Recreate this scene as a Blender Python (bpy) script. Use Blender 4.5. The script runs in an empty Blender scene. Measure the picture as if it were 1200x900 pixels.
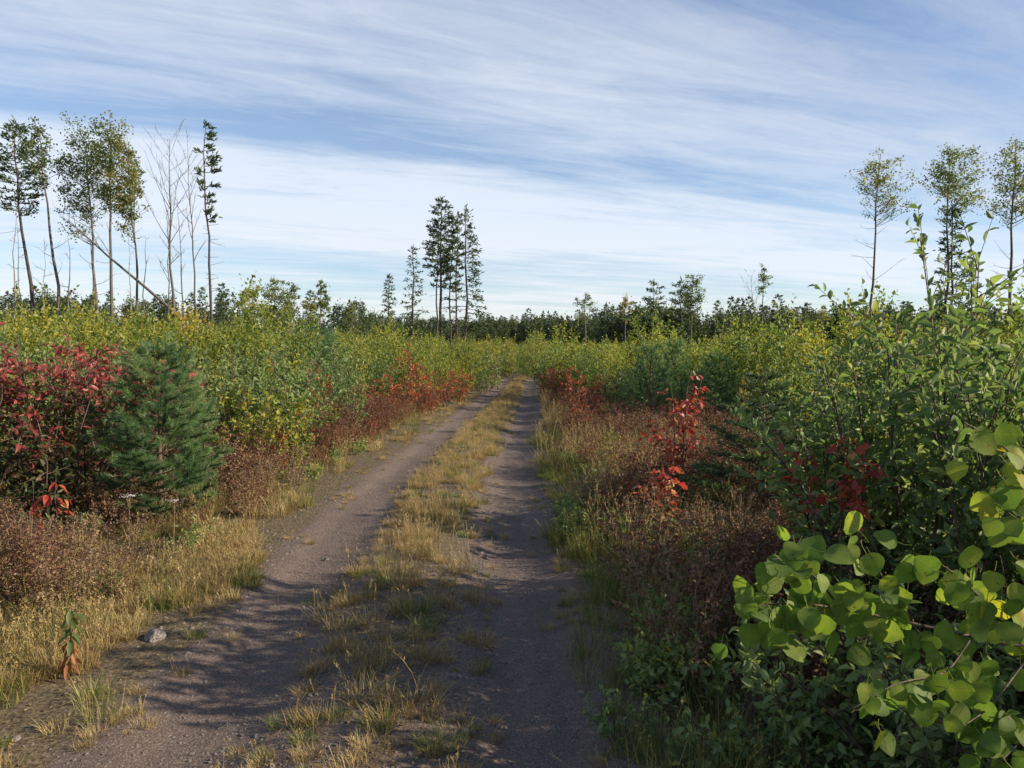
import bpy, math
import numpy as np
from mathutils import Vector

# ------------------------------------------------------------------ camera, sky, sun, exposure
scene = bpy.context.scene
col = scene.collection
F = 900.0 / 1200.0                       # focal length over picture width
PITCH = math.atan(50 / 900)
CAM_Z = 1.6
cam_data = bpy.data.cameras.new("camera")
cam_data.sensor_fit = 'HORIZONTAL'
cam_data.sensor_width = 36.0
cam_data.lens = 36.0 * F
cam_data.clip_start = 0.05
cam_data.clip_end = 6000
cam = bpy.data.objects.new("camera", cam_data)
col.objects.link(cam)
cam.location = (0, 0, CAM_Z)
cam.rotation_euler = (math.pi / 2 - PITCH, 0, 0)
scene.camera = cam

SUN_EL, SUN_AZ = math.radians(23.5), math.radians(96)      # azimuth clockwise from +Y
sun_dir = Vector((math.sin(SUN_AZ) * math.cos(SUN_EL), math.cos(SUN_AZ) * math.cos(SUN_EL), math.sin(SUN_EL)))
sun_data = bpy.data.lights.new("sun", 'SUN')
sun_data.energy = 5.0
sun_data.angle = math.radians(0.5)
sun_data.color = (1.0, 0.86, 0.66)
sun = bpy.data.objects.new("sun", sun_data)
col.objects.link(sun)
sun.location = (20, 5, 20)
sun.rotation_euler = sun_dir.to_track_quat('Z', 'Y').to_euler()

scene.view_settings.view_transform = 'Standard'
scene.view_settings.look = 'None'
scene.view_settings.exposure = 0.85
scene.view_settings.gamma = 1.0
scene.cycles.max_bounces = 9
scene.cycles.diffuse_bounces = 6
scene.cycles.transmission_bounces = 6
scene.cycles.transparent_max_bounces = 4

world = bpy.data.worlds.new("World")
scene.world = world
world.use_nodes = True


def build_world():
    nt = world.node_tree
    nt.nodes.clear()
    N, L = nt.nodes.new, nt.links.new

    def math_(op, a, b=None, c=None, clamp=False):
        n = N('ShaderNodeMath')
        n.operation = op
        n.use_clamp = clamp
        for i, x in enumerate((a, b, c)):
            if x is None:
                continue
            if isinstance(x, (int, float)):
                n.inputs[i].default_value = x
            else:
                L(x, n.inputs[i])
        return n.outputs[0]

    tc = N('ShaderNodeTexCoord')
    sep = N('ShaderNodeSeparateXYZ')
    L(tc.outputs['Generated'], sep.inputs[0])
    x, y, z = sep.outputs
    zp = math_('ADD', math_('MAXIMUM', z, 0.0), 0.03)
    den = math_('SUBTRACT', math_('MULTIPLY', y, 0.9), math_('MULTIPLY', x, 0.43))
    num = math_('ADD', math_('MULTIPLY', x, 0.9), math_('MULTIPLY', y, 0.43))
    s = math_('DIVIDE', num, zp)
    t = math_('DIVIDE', den, zp)
    e = math_('DIVIDE', zp, math_('MAXIMUM', math_('ABSOLUTE', den), 0.08))

    def noise(sx, sy, scale, detail, rough, off=0.0):
        cb = N('ShaderNodeCombineXYZ')
        L(math_('MULTIPLY', s, sx), cb.inputs[0])
        L(math_('MULTIPLY_ADD', t, sy, off), cb.inputs[1])
        n = N('ShaderNodeTexNoise')
        n.noise_dimensions = '2D'
        n.inputs['Scale'].default_value = scale
        n.inputs['Detail'].default_value = detail
        n.inputs['Roughness'].default_value = rough
        n.inputs['Distortion'].default_value = 0.6
        L(cb.outputs[0], n.inputs['Vector'])
        return n.outputs['Fac']

    warp = noise(0.22, 0.25, 1.0, 2.0, 0.5, 3.1)
    e2 = math_('MULTIPLY', e, math_('MULTIPLY_ADD', warp, 0.34, 0.83))
    ramp = N('ShaderNodeValToRGB')
    ramp.color_ramp.interpolation = 'EASE'
    els = ramp.color_ramp.elements
    stops = [(0.0, 0.85), (0.055, 0.80), (0.105, 0.62), (0.135, 0.46), (0.165, 0.86), (0.225, 0.96), (0.262, 0.80), (0.29, 0.40),
             (0.312, 0.52), (0.345, 0.80), (0.40, 0.86), (0.455, 0.80), (0.50, 0.70), (0.56, 0.50), (0.70, 0.60), (0.95, 0.3)]
    els[0].position, els[0].color = stops[0][0], (stops[0][1],) * 3 + (1,)
    els[1].position, els[1].color = stops[-1][0], (stops[-1][1],) * 3 + (1,)
    for p, v in stops[1:-1]:
        el = els.new(p)
        el.color = (v, v, v, 1)
    L(e2, ramp.inputs[0])
    n1 = noise(0.16, 1.1, 1.0, 6.0, 0.6)
    n2 = noise(0.75, 3.0, 1.0, 9.0, 0.68, 7.7)
    n4 = noise(4.0, 9.0, 1.0, 8.0, 0.7, 21.7)
    n3 = noise(0.30, 0.45, 1.0, 2.0, 0.5, 12.3)
    cov = math_('ADD', ramp.outputs[0], math_('MULTIPLY', math_('SUBTRACT', n1, 0.5), 1.1))
    cov = math_('ADD', cov, math_('MULTIPLY', math_('SUBTRACT', n2, 0.5), 0.95))
    cov = math_('ADD', cov, math_('MULTIPLY', math_('SUBTRACT', n4, 0.5), 0.35))
    cov = math_('ADD', cov, math_('MULTIPLY', math_('SUBTRACT', n3, 0.5), 0.9))
    cov = math_('MULTIPLY', math_('MINIMUM', math_('MAXIMUM', cov, 0.24), 0.97), 0.95)

    sky = N('ShaderNodeTexSky')
    sky.sky_type = 'NISHITA'
    sky.sun_disc = False
    sky.sun_elevation = SUN_EL
    sky.sun_rotation = SUN_AZ
    sky.altitude = 300
    sky.air_density = 1.0
    sky.dust_density = 0.3
    sky.ozone_density = 4.5
    cr = N('ShaderNodeValToRGB')          # thin cloud: whiter where it is thicker and low, greyer high up
    cr.color_ramp.elements[0].position, cr.color_ramp.elements[0].color = 0.04, (5.9, 6.0, 6.1, 1)
    cr.color_ramp.elements[1].position, cr.color_ramp.elements[1].color = 0.60, (3.4, 3.9, 4.9, 1)
    m = cr.color_ramp.elements.new(0.22)
    m.color = (5.2, 5.7, 6.4, 1)
    L(e, cr.inputs[0])
    mix = N('ShaderNodeMix')
    mix.data_type = 'RGBA'
    L(cov, mix.inputs[0])
    L(sky.outputs[0], mix.inputs[6])
    L(cr.outputs[0], mix.inputs[7])
    bg = N('ShaderNodeBackground')
    bg.inputs['Strength'].default_value = 0.088
    L(mix.outputs[2], bg.inputs[0])
    out = N('ShaderNodeOutputWorld')
    L(bg.outputs[0], out.inputs[0])


build_world()

# ------------------------------------------------------------------ helpers


def P(px, py, Y):
    """World point at distance Y ahead along the ray through a point of the 1200 x 900 photograph."""
    xu, yu = (px - 600) / 900, (450 - py) / 900
    c, s = math.cos(PITCH), math.sin(PITCH)
    d = np.array([xu, c + yu * s, -s + yu * c])
    return np.array([0, 0, CAM_Z]) + d * (Y / d[1])


def sstep(a, b, x):
    t = np.clip((np.asarray(x, float) - a) / (b - a), 0, 1)
    return t * t * (3 - 2 * t)


_cy = np.array([-30, -6, 0, 2.9, 4.8, 7.2, 11, 16.4, 24, 33, 44, 55, 70, 90])
_cx = np.array([-.2, -.4, -.5, -.55, -.66, -.70, -.62, -.48, -.28, -.03, .40, 1.3, 4.0, 10.])
_gy = np.linspace(-30, 90, 1201)
_gx = np.interp(_gy, _cy, _cx)
_k = np.hanning(41); _k /= _k.sum()
_gx = np.convolve(np.pad(_gx, 20, mode='edge'), _k, mode='valid')


def road_x(Y):
    return np.interp(Y, _gy, _gx)


def gz(X, Y):
    """Height of the land."""
    X, Y = np.asarray(X, float), np.asarray(Y, float)
    z = -0.62 * sstep(6, 36, Y) + 0.25 * sstep(70, 300, Y)
    z = z + 0.035 * sstep(6, 20, Y) * np.clip(-X - 3, 0, 40)
    z = z - 0.035 * sstep(8, 30, Y) * np.clip(X - 2.5, 0, 30)
    off = sstep(1.5, 3.0, np.abs(X - road_x(Y)))
    z = z + off * (0.05 * np.sin(X * 1.7 + Y * .6) * np.sin(Y * 1.1 - X * .5) + 0.03 * np.sin(X * 3.9 + 1) * np.sin(Y * 3.1))
    return z


def surf(X, Y):
    """Land or wheel-track surface."""
    u = np.asarray(X, float) - road_x(Y)
    rut = -0.035 * np.exp(-((np.abs(u) - 0.7) / 0.27) ** 4) + 0.03 * np.exp(-(u / .3) ** 2)
    rut = rut + 0.003 * np.sin(np.asarray(Y) * 5 + 3 * u) * np.sin(np.asarray(Y) * 1.7 + u * 8)
    return gz(X, Y) + np.where(np.abs(u) < 1.75, 0.004 + rut * (1 - sstep(1.2, 1.7, np.abs(u))), 0)


def nrm(a):
    return a / np.maximum(np.linalg.norm(a, axis=-1, keepdims=True), 1e-9)


class Geo:
    def __init__(self):
        self.v, self.t, self.c, self.n = [], [], [], 0

    def add(self, V, T, tint=0.5):
        V = np.asarray(V, float).reshape(-1, 3)
        self.v.append(V)
        self.t.append(np.asarray(T, int).reshape(-1, 3) + self.n)
        self.c.append(np.broadcast_to(np.asarray(tint, float), (len(V),)) if np.ndim(tint) == 0 else np.asarray(tint, float))
        self.n += len(V)

    def mesh(self, name, mat, smooth=False):
        me = bpy.data.meshes.new(name)
        V = np.concatenate(self.v) if self.v else np.zeros((0, 3))
        T = np.concatenate(self.t) if self.t else np.zeros((0, 3), int)
        me.vertices.add(len(V))
        me.vertices.foreach_set('co', V.astype(np.float32).ravel())
        me.loops.add(T.size)
        me.loops.foreach_set('vertex_index', T.astype(np.int32).ravel())
        me.polygons.add(len(T))
        me.polygons.foreach_set('loop_start', np.arange(0, T.size, 3, dtype=np.int32))
        if smooth:
            me.polygons.foreach_set('use_smooth', np.ones(len(T), bool))
        at = me.attributes.new('tint', 'FLOAT', 'POINT')
        at.data.foreach_set('value', np.concatenate(self.c).astype(np.float32) if self.c else [])
        me.update(calc_edges=True)
        me.validate()
        if mat:
            me.materials.append(mat)
        return me


def link(name, data, parent=None, kind=None, label=None):
    o = bpy.data.objects.new(name, data)
    col.objects.link(o)
    if parent is not None:
        o.parent = parent
    if kind:
        o['kind'] = kind
    if label:
        o['label'] = label
    return o


def thing(name, label, cat, loc, rotz=0.0, scale=1.0, group=None):
    o = bpy.data.objects.new(name, None)
    o.empty_display_size = 0.1
    col.objects.link(o)
    o.location = [float(a) for a in loc]
    o.rotation_euler = (0, 0, rotz)
    o.scale = (scale,) * 3 if np.ndim(scale) == 0 else scale
    o['label'], o['category'] = label, cat
    if group:
        o['group'] = group
    return o


def tag(o, label, cat, group=None):
    o['label'], o['category'] = label, cat
    if group:
        o['group'] = group


def tube(geo, poly, rad, sides=5, tint=0.5):
    poly = np.asarray(poly, float)
    k = len(poly)
    rad = np.broadcast_to(np.asarray(rad, float), (k,))
    tg = nrm(np.gradient(poly, axis=0))
    m = np.abs(tg.mean(0))
    ref = np.eye(3)[int(np.argmin(m))]
    a = nrm(np.cross(tg, ref))
    b = np.cross(tg, a)
    ang = np.arange(sides) / sides * 2 * math.pi
    ring = a[:, None] * np.cos(ang)[None, :, None] + b[:, None] * np.sin(ang)[None, :, None]
    V = (poly[:, None] + ring * rad[:, None, None]).reshape(-1, 3)
    i = np.arange(k - 1)[:, None] * sides
    j = np.arange(sides)[None]
    j2 = (j + 1) % sides
    A, B, C, D = i + j, i + j2, i + sides + j2, i + sides + j
    T = np.concatenate([np.stack([A, B, C], -1).reshape(-1, 3), np.stack([A, C, D], -1).reshape(-1, 3)])
    geo.add(V, T, tint)


def bez(p0, p1, p2, k):
    s = np.linspace(0, 1, k)[:, None]
    return (1 - s) ** 2 * p0 + 2 * s * (1 - s) * p1 + s * s * p2


def template(rows, z_fold=0.1, droop=0.15):
    """Leaf outline from (position along, half width) rows: folded along the midrib and drooping."""
    V = [(0, 0, 0)]
    for y, w in rows:
        d = -droop * y * y
        V += [(-w, y, d + z_fold * w), (0, y, d), (w, y, d + z_fold * w)]
    V.append((0, 1, -droop))
    n = len(rows)
    T = [(0, 2, 1), (0, 3, 2)]
    for i in range(n - 1):
        a, b = 1 + 3 * i, 4 + 3 * i
        T += [(a, a + 1, b + 1), (a, b + 1, b), (a + 1, a + 2, b + 2), (a + 1, b + 2, b + 1)]
    a, tip = 1 + 3 * (n - 1), 1 + 3 * n
    T += [(a, a + 1, tip), (a + 1, a + 2, tip)]
    return np.array(V, float), np.array(T)


FLAT = (np.array([(0, 0, 0), (.5, .45, 0), (0, 1, .01), (-.5, .5, 0)], float), np.array([(0, 1, 2), (0, 2, 3)]))
RHOMB = (np.array([(0, 0, 0), (.5, .45, .1), (0, 1, -.06), (-.5, .45, .1)], float), np.array([(0, 1, 2), (0, 2, 3)]))
OVAL = template([(.22, .36), (.5, .5), (.8, .3)], .25, .18)
WILLOW = template([(.18, .28), (.42, .5), (.7, .42), (.88, .2)], .35, .2)
ROUND = template([(.04, .24), (.16, .43), (.34, .51), (.52, .49), (.7, .37), (.84, .24), (.94, .11)], .18, .1)
NEEDLE = (np.array([(-.5, 0, 0), (.5, 0, 0), (0, 1, -.03)], float), np.array([(0, 1, 2)]))
LOBED = (np.array([(0, 0, 0), (.3, .12, .05), (.5, .45, .08), (.28, .45, .04), (.3, .8, .03), (0, 1, -.1), (-.3, .8, .03), (-.28, .45, .04), (-.5, .45, .08), (-.3, .12, .05), (0, .45, 0)], float),
         np.array([(0, 1, 10), (1, 2, 10), (2, 3, 10), (3, 4, 10), (4, 5, 10), (5, 6, 10), (6, 7, 10), (7, 8, 10), (8, 9, 10), (9, 0, 10)]))


def leaves(geo, tmpl, Pp, D, Nn, Ln, Wd, tint):
    TV, TT = tmpl
    n = len(Pp)
    if n == 0:
        return
    D = nrm(D)
    X = nrm(np.cross(D, Nn))
    Z = np.cross(X, D)
    Ln = np.broadcast_to(Ln, (n,))[:, None, None]
    Wd = np.broadcast_to(Wd, (n,))[:, None, None]
    V = Pp[:, None] + X[:, None] * TV[None, :, :1] * Wd + D[:, None] * TV[None, :, 1:2] * Ln + Z[:, None] * TV[None, :, 2:3] * Ln
    T = (TT[None] + (np.arange(n) * len(TV))[:, None, None]).reshape(-1, 3)
    geo.add(V.reshape(-1, 3), T, np.repeat(np.broadcast_to(tint, (n,)), len(TV)))


def rand_dir(rng, n):
    return nrm(rng.normal(size=(n, 3)))


# ------------------------------------------------------------------ materials


def ramp_fill(cr, stops):
    els = cr.elements
    els[0].position, els[0].color = stops[0][0], (*stops[0][1], 1)
    els[1].position, els[1].color = stops[-1][0], (*stops[-1][1], 1)
    for p, c in stops[1:-1]:
        e = els.new(p)
        e.color = (*c, 1)


def leaf_mat(name, stops, transl=0.35, rough=0.5, rnd=0.25, spec=0.35, glow=(1.25, 1.35, 0.7), mottle=0.0):
    m = bpy.data.materials.new(name)
    m.use_nodes = True
    nt = m.node_tree
    nt.nodes.clear()
    N, L = nt.nodes.new, nt.links.new
    at = N('ShaderNodeAttribute'); at.attribute_name = 'tint'
    oi = N('ShaderNodeObjectInfo')
    ma = N('ShaderNodeMath'); ma.operation = 'MULTIPLY_ADD'
    L(oi.outputs['Random'], ma.inputs[0]); ma.inputs[1].default_value = rnd; ma.inputs[2].default_value = -rnd / 2
    ad = N('ShaderNodeMath'); ad.operation = 'ADD'
    L(at.outputs['Fac'], ad.inputs[0]); L(ma.outputs[0], ad.inputs[1])
    cr = N('ShaderNodeValToRGB'); ramp_fill(cr.color_ramp, stops)
    fac = ad.outputs[0]
    if mottle:
        tc = N('ShaderNodeTexCoord')
        no = N('ShaderNodeTexNoise'); no.inputs['Scale'].default_value = 160; no.inputs['Detail'].default_value = 4
        L(tc.outputs['Object'], no.inputs['Vector'])
        m2 = N('ShaderNodeMath'); m2.operation = 'MULTIPLY_ADD'
        L(no.outputs['Fac'], m2.inputs[0]); m2.inputs[1].default_value = mottle * 2; m2.inputs[2].default_value = -mottle
        a2 = N('ShaderNodeMath'); a2.operation = 'ADD'
        L(fac, a2.inputs[0]); L(m2.outputs[0], a2.inputs[1])
        fac = a2.outputs[0]
        sx = N('ShaderNodeSeparateXYZ'); L(tc.outputs['Object'], sx.inputs[0])

        def mth(op, a, b, c=None):
            n = N('ShaderNodeMath'); n.operation = op
            for i, q in enumerate((a, b, c)):
                if q is None:
                    continue
                if isinstance(q, (int, float)):
                    n.inputs[i].default_value = q
                else:
                    L(q, n.inputs[i])
            return n.outputs[0]

        ax = mth('ABSOLUTE', sx.outputs[0], None)
        rib = mth('LESS_THAN', ax, .0005)
        vein = mth('LESS_THAN', mth('PINGPONG', mth('MULTIPLY_ADD', ax, -.8, sx.outputs[1]), .0036), .00035)
        fac = mth('ADD', fac, mth('MULTIPLY', mth('MAXIMUM', rib, vein), .16))
        sn = N('ShaderNodeTexNoise'); sn.inputs['Scale'].default_value = 95; sn.inputs['Detail'].default_value = 3
        av = N('ShaderNodeVectorMath'); av.operation = 'ADD'
        L(tc.outputs['Object'], av.inputs[0]); L(oi.outputs['Location'], av.inputs[1]); L(av.outputs[0], sn.inputs['Vector'])
        spot = mth('GREATER_THAN', sn.outputs['Fac'], .70)
    L(fac, cr.inputs[0])
    pr = N('ShaderNodeBsdfPrincipled')
    pr.inputs['Roughness'].default_value = rough
    pr.inputs['Specular IOR Level'].default_value = spec
    colour = cr.outputs[0]
    if mottle:
        sm = N('ShaderNodeMix'); sm.data_type = 'RGBA'
        L(spot, sm.inputs[0]); L(colour, sm.inputs[6]); sm.inputs[7].default_value = (.11, .06, .025, 1)
        colour = sm.outputs[2]
    L(colour, pr.inputs['Base Color'])
    mu = N('ShaderNodeMix'); mu.data_type = 'RGBA'; mu.blend_type = 'MULTIPLY'
    mu.inputs[0].default_value = 1.0
    L(colour, mu.inputs[6]); mu.inputs[7].default_value = (*glow, 1)
    tr = N('ShaderNodeBsdfTranslucent')
    L(mu.outputs[2], tr.inputs[0])
    mx = N('ShaderNodeMixShader'); mx.inputs[0].default_value = transl
    L(pr.outputs[0], mx.inputs[1]); L(tr.outputs[0], mx.inputs[2])
    out = N('ShaderNodeOutputMaterial'); L(mx.outputs[0], out.inputs[0])
    return m


def bark_mat(name, c1, c2, scale=6.0, bump=0.4, stretch=6.0):
    m = bpy.data.materials.new(name)
    m.use_nodes = True
    nt = m.node_tree
    N, L = nt.nodes.new, nt.links.new
    pr = nt.nodes['Principled BSDF']
    tc = N('ShaderNodeTexCoord')
    mp = N('ShaderNodeMapping'); mp.inputs['Scale'].default_value = (stretch, stretch, 1)
    L(tc.outputs['Object'], mp.inputs[0])
    no = N('ShaderNodeTexNoise'); no.inputs['Scale'].default_value = scale; no.inputs['Detail'].default_value = 6
    L(mp.outputs[0], no.inputs['Vector'])
    cr = N('ShaderNodeValToRGB'); ramp_fill(cr.color_ramp, [(.35, c1), (.65, c2)])
    L(no.outputs['Fac'], cr.inputs[0]); L(cr.outputs[0], pr.inputs['Base Color'])
    pr.inputs['Roughness'].default_value = 0.85
    bu = N('ShaderNodeBump'); bu.inputs['Strength'].default_value = bump; bu.inputs['Distance'].default_value = 0.02
    L(no.outputs['Fac'], bu.inputs['Height']); L(bu.outputs[0], pr.inputs['Normal'])
    return m


M = {}
M['willow'] = leaf_mat('willow_leaf', [(0, (.09, .145, .05)), (.35, (.17, .235, .09)), (.7, (.265, .315, .12)), (.9, (.36, .35, .085)), (1, (.36, .24, .04))], .42, .55, .25, .35)
M['sapling'] = leaf_mat('sapling_leaf', [(0, (.09, .135, .026)), (.4, (.18, .21, .048)), (.75, (.29, .29, .06)), (1, (.40, .32, .045))], .45, .5, .55)
M['gold'] = leaf_mat('golden_leaf', [(0, (.24, .24, .04)), (.4, (.42, .31, .035)), (.8, (.52, .33, .03)), (1, (.5, .22, .03))], .4, .5, .2)
M['yellowgreen'] = leaf_mat('yellow_green_leaf', [(0, (.09, .14, .02)), (.4, (.20, .22, .03)), (.75, (.36, .33, .05)), (1, (.34, .14, .05))], .4, .5, .15)
M['red'] = leaf_mat('red_leaf', [(0, (.12, .095, .03)), (.15, (.18, .06, .028)), (.3, (.30, .042, .03)), (.6, (.44, .075, .045)), (.8, (.46, .16, .055)), (1, (.42, .26, .08))], .42, .45, .2, .4, (1.15, .9, .8))
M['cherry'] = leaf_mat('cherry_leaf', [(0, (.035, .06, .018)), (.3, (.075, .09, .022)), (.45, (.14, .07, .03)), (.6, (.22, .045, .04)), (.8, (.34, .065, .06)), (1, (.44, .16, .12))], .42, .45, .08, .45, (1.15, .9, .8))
M['brown'] = leaf_mat('dry_brown_leaf', [(0, (.06, .04, .028)), (.35, (.135, .088, .058)), (.7, (.23, .155, .095)), (1, (.34, .25, .15))], .25, .7, .4, .2, (1.2, 1, .8))
M['rust'] = leaf_mat('rust_leaf', [(0, (.07, .034, .026)), (.4, (.14, .068, .045)), (.75, (.225, .125, .075)), (1, (.32, .21, .12))], .3, .65, .4, .2, (1.2, 1, .8))
M['straw'] = leaf_mat('dry_straw', [(0, (.15, .105, .048)), (.4, (.29, .21, .085)), (.75, (.41, .31, .135)), (1, (.50, .40, .21))], .3, .6, .35, .3, (1.15, 1.05, .8))
M['greengrass'] = leaf_mat('green_grass', [(0, (.045, .075, .018)), (.4, (.10, .14, .03)), (.75, (.22, .22, .055)), (1, (.38, .29, .12))], .35, .5, .35, .35)
M['pine'] = leaf_mat('pine_needle', [(0, (.06, .11, .055)), (.5, (.11, .195, .09)), (.85, (.17, .26, .115)), (1, (.24, .30, .13))], .42, .45, .12, .45)
M['darkpine'] = leaf_mat('dark_pine_needle', [(0, (.028, .05, .024)), (.5, (.055, .088, .038)), (1, (.10, .13, .05))], .35, .5, .25, .4)
M['aspen'] = leaf_mat('aspen_crown_leaf', [(0, (.085, .12, .04)), (.5, (.15, .19, .065)), (.85, (.26, .255, .075)), (1, (.34, .20, .08))], .5, .45, .3, .4)
M['aspenleaf'] = leaf_mat('aspen_leaf', [(0, (.07, .13, .03)), (.4, (.125, .20, .04)), (.75, (.21, .27, .045)), (1, (.40, .36, .045))], .52, .6, .25, .25, mottle=.16)
M['farforest'] = leaf_mat('far_forest_leaf', [(0, (.034, .052, .03)), (.5, (.065, .093, .045)), (.85, (.105, .13, .05)), (1, (.15, .15, .05))], .3, .5, .5, .3)
M['white'] = leaf_mat('white_petal', [(0, (.7, .7, .66)), (1, (.8, .8, .78))], .3, .6, .1)
M['orange'] = leaf_mat('orange_leaf', [(0, (.14, .05, .022)), (.5, (.25, .075, .03)), (1, (.32, .14, .05))], .35, .5, .2)
M['bark'] = bark_mat('grey_bark', (.055, .047, .04), (.13, .115, .10))
M['palebark'] = bark_mat('pale_dead_wood', (.16, .145, .125), (.30, .28, .25))
M['darkbark'] = bark_mat('dark_pine_bark', (.035, .026, .022), (.085, .065, .052))
M['twig'] = bark_mat('brown_twig_bark', (.05, .032, .024), (.13, .09, .065), 20, .3, 2)
M['drystalk'] = bark_mat('dry_stalk', (.16, .11, .065), (.33, .25, .15), 20, .2, 2)


def soil_mat():
    m = bpy.data.materials.new('forest_soil')
    m.use_nodes = True
    nt = m.node_tree
    N, L = nt.nodes.new, nt.links.new
    pr = nt.nodes['Principled BSDF']
    tc = N('ShaderNodeTexCoord')
    a = N('ShaderNodeTexNoise'); a.inputs['Scale'].default_value = 1.3; a.inputs['Detail'].default_value = 8; a.inputs['Roughness'].default_value = .65
    b = N('ShaderNodeTexNoise'); b.inputs['Scale'].default_value = 35; b.inputs['Detail'].default_value = 6; b.inputs['Roughness'].default_value = .7
    L(tc.outputs['Object'], a.inputs['Vector']); L(tc.outputs['Object'], b.inputs['Vector'])
    ca = N('ShaderNodeValToRGB'); ramp_fill(ca.color_ramp, [(.3, (.045, .034, .022)), (.5, (.09, .07, .04)), (.7, (.085, .085, .035))])
    cb = N('ShaderNodeValToRGB'); ramp_fill(cb.color_ramp, [(.38, (.03, .022, .016)), (.5, (.10, .075, .045)), (.66, (.24, .19, .11))])
    L(a.outputs['Fac'], ca.inputs[0]); L(b.outputs['Fac'], cb.inputs[0])
    mx = N('ShaderNodeMix'); mx.data_type = 'RGBA'; mx.inputs[0].default_value = .5
    L(ca.outputs[0], mx.inputs[6]); L(cb.outputs[0], mx.inputs[7])
    L(mx.outputs[2], pr.inputs['Base Color'])
    pr.inputs['Roughness'].default_value = .95
    pr.inputs['Specular IOR Level'].default_value = .1
    bu = N('ShaderNodeBump'); bu.inputs['Strength'].default_value = .8; bu.inputs['Distance'].default_value = .03
    L(b.outputs['Fac'], bu.inputs['Height']); L(bu.outputs[0], pr.inputs['Normal'])
    return m


def gravel_mat():
    m = bpy.data.materials.new('track_gravel')
    m.use_nodes = True
    nt = m.node_tree
    N, L = nt.nodes.new, nt.links.new
    pr = nt.nodes['Principled BSDF']
    tc = N('ShaderNodeTexCoord')

    def noise(scale, detail, rough=.6, vec=None):
        n = N('ShaderNodeTexNoise'); n.inputs['Scale'].default_value = scale; n.inputs['Detail'].default_value = detail; n.inputs['Roughness'].default_value = rough
        L(vec or tc.outputs['Object'], n.inputs['Vector'])
        return n.outputs['Fac']

    mp = N('ShaderNodeMapping'); mp.inputs['Scale'].default_value = (2.6, .5, 1)
    L(tc.outputs['Object'], mp.inputs[0])
    big = noise(1.6, 6, .6, mp.outputs[0])
    mid = noise(14, 6, .65)
    vo = N('ShaderNodeTexVoronoi'); vo.inputs['Scale'].default_value = 75
    L(tc.outputs['Object'], vo.inputs['Vector'])
    vs = N('ShaderNodeTexVoronoi'); vs.inputs['Scale'].default_value = 210
    L(tc.outputs['Object'], vs.inputs['Vector'])
    c1 = N('ShaderNodeValToRGB'); ramp_fill(c1.color_ramp, [(.3, (.095, .069, .057)), (.55, (.155, .111, .09)), (.75, (.21, .155, .124))])
    L(big, c1.inputs[0])
    sp = N('ShaderNodeSeparateColor'); L(vs.outputs['Color'], sp.inputs[0])
    c2 = N('ShaderNodeValToRGB'); ramp_fill(c2.color_ramp, [(.0, (.045, .037, .033)), (.5, (.125, .094, .079)), (.85, (.19, .155, .13)), (1, (.36, .32, .29))])
    L(sp.outputs[0], c2.inputs[0])
    mx = N('ShaderNodeMix'); mx.data_type = 'RGBA'; mx.inputs[0].default_value = .5
    L(c1.outputs[0], mx.inputs[6]); L(c2.outputs[0], mx.inputs[7])
    # organic strip between the wheel tracks and beyond them
    at = N('ShaderNodeAttribute'); at.attribute_name = 'tint'
    ad = N('ShaderNodeMath'); ad.operation = 'MULTIPLY_ADD'; L(mid, ad.inputs[0]); ad.inputs[1].default_value = .9
    L(at.outputs['Fac'], ad.inputs[2])
    st = N('ShaderNodeMapRange'); st.interpolation_type = 'SMOOTHSTEP'
    st.inputs['From Min'].default_value = .75; st.inputs['From Max'].default_value = 1.25
    L(ad.outputs[0], st.inputs['Value'])
    c3 = N('ShaderNodeValToRGB'); ramp_fill(c3.color_ramp, [(.35, (.05, .038, .026)), (.5, (.12, .092, .058)), (.68, (.25, .20, .12))])
    L(noise(40, 6, .7), c3.inputs[0])
    mx2 = N('ShaderNodeMix'); mx2.data_type = 'RGBA'
    L(st.outputs[0], mx2.inputs[0]); L(mx.outputs[2], mx2.inputs[6]); L(c3.outputs[0], mx2.inputs[7])
    L(mx2.outputs[2], pr.inputs['Base Color'])
    pr.inputs['Roughness'].default_value = .92
    pr.inputs['Specular IOR Level'].default_value = .15
    h1 = N('ShaderNodeMath'); h1.operation = 'MULTIPLY_ADD'; L(vo.outputs['Distance'], h1.inputs[0]); h1.inputs[1].default_value = -.22; L(mid, h1.inputs[2])
    bu = N('ShaderNodeBump'); bu.inputs['Strength'].default_value = .9; bu.inputs['Distance'].default_value = .016
    h2 = N('ShaderNodeMath'); h2.operation = 'MULTIPLY_ADD'; L(noise(120, 5, .7), h2.inputs[0]); h2.inputs[1].default_value = .5; L(h1.outputs[0], h2.inputs[2])
    L(h2.outputs[0], bu.inputs['Height']); L(bu.outputs[0], pr.inputs['Normal'])
    return m


def stone_mat():
    return bark_mat('grey_pink_stone', (.10, .085, .078), (.26, .225, .20), 14, .6, 1)


M['soil'], M['gravel'], M['stone'] = soil_mat(), gravel_mat(), stone_mat()

# ------------------------------------------------------------------ ground and track


def grid_mesh(name, xs, ys, zfun, mat, tint=None):
    X, Y = np.meshgrid(xs, ys)
    Z = zfun(X, Y)
    V = np.stack([X, Y, Z], -1).reshape(-1, 3)
    nx, ny = len(xs), len(ys)
    i = np.arange(ny - 1)[:, None] * nx
    j = np.arange(nx - 1)[None]
    A, B, C, D = i + j, i + j + 1, i + nx + j + 1, i + nx + j
    T = np.concatenate([np.stack([A, B, C], -1).reshape(-1, 3), np.stack([A, C, D], -1).reshape(-1, 3)])
    g = Geo()
    g.add(V, T, tint(X, Y).ravel() if tint else .5)
    return g.mesh(name, mat, True)


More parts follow.
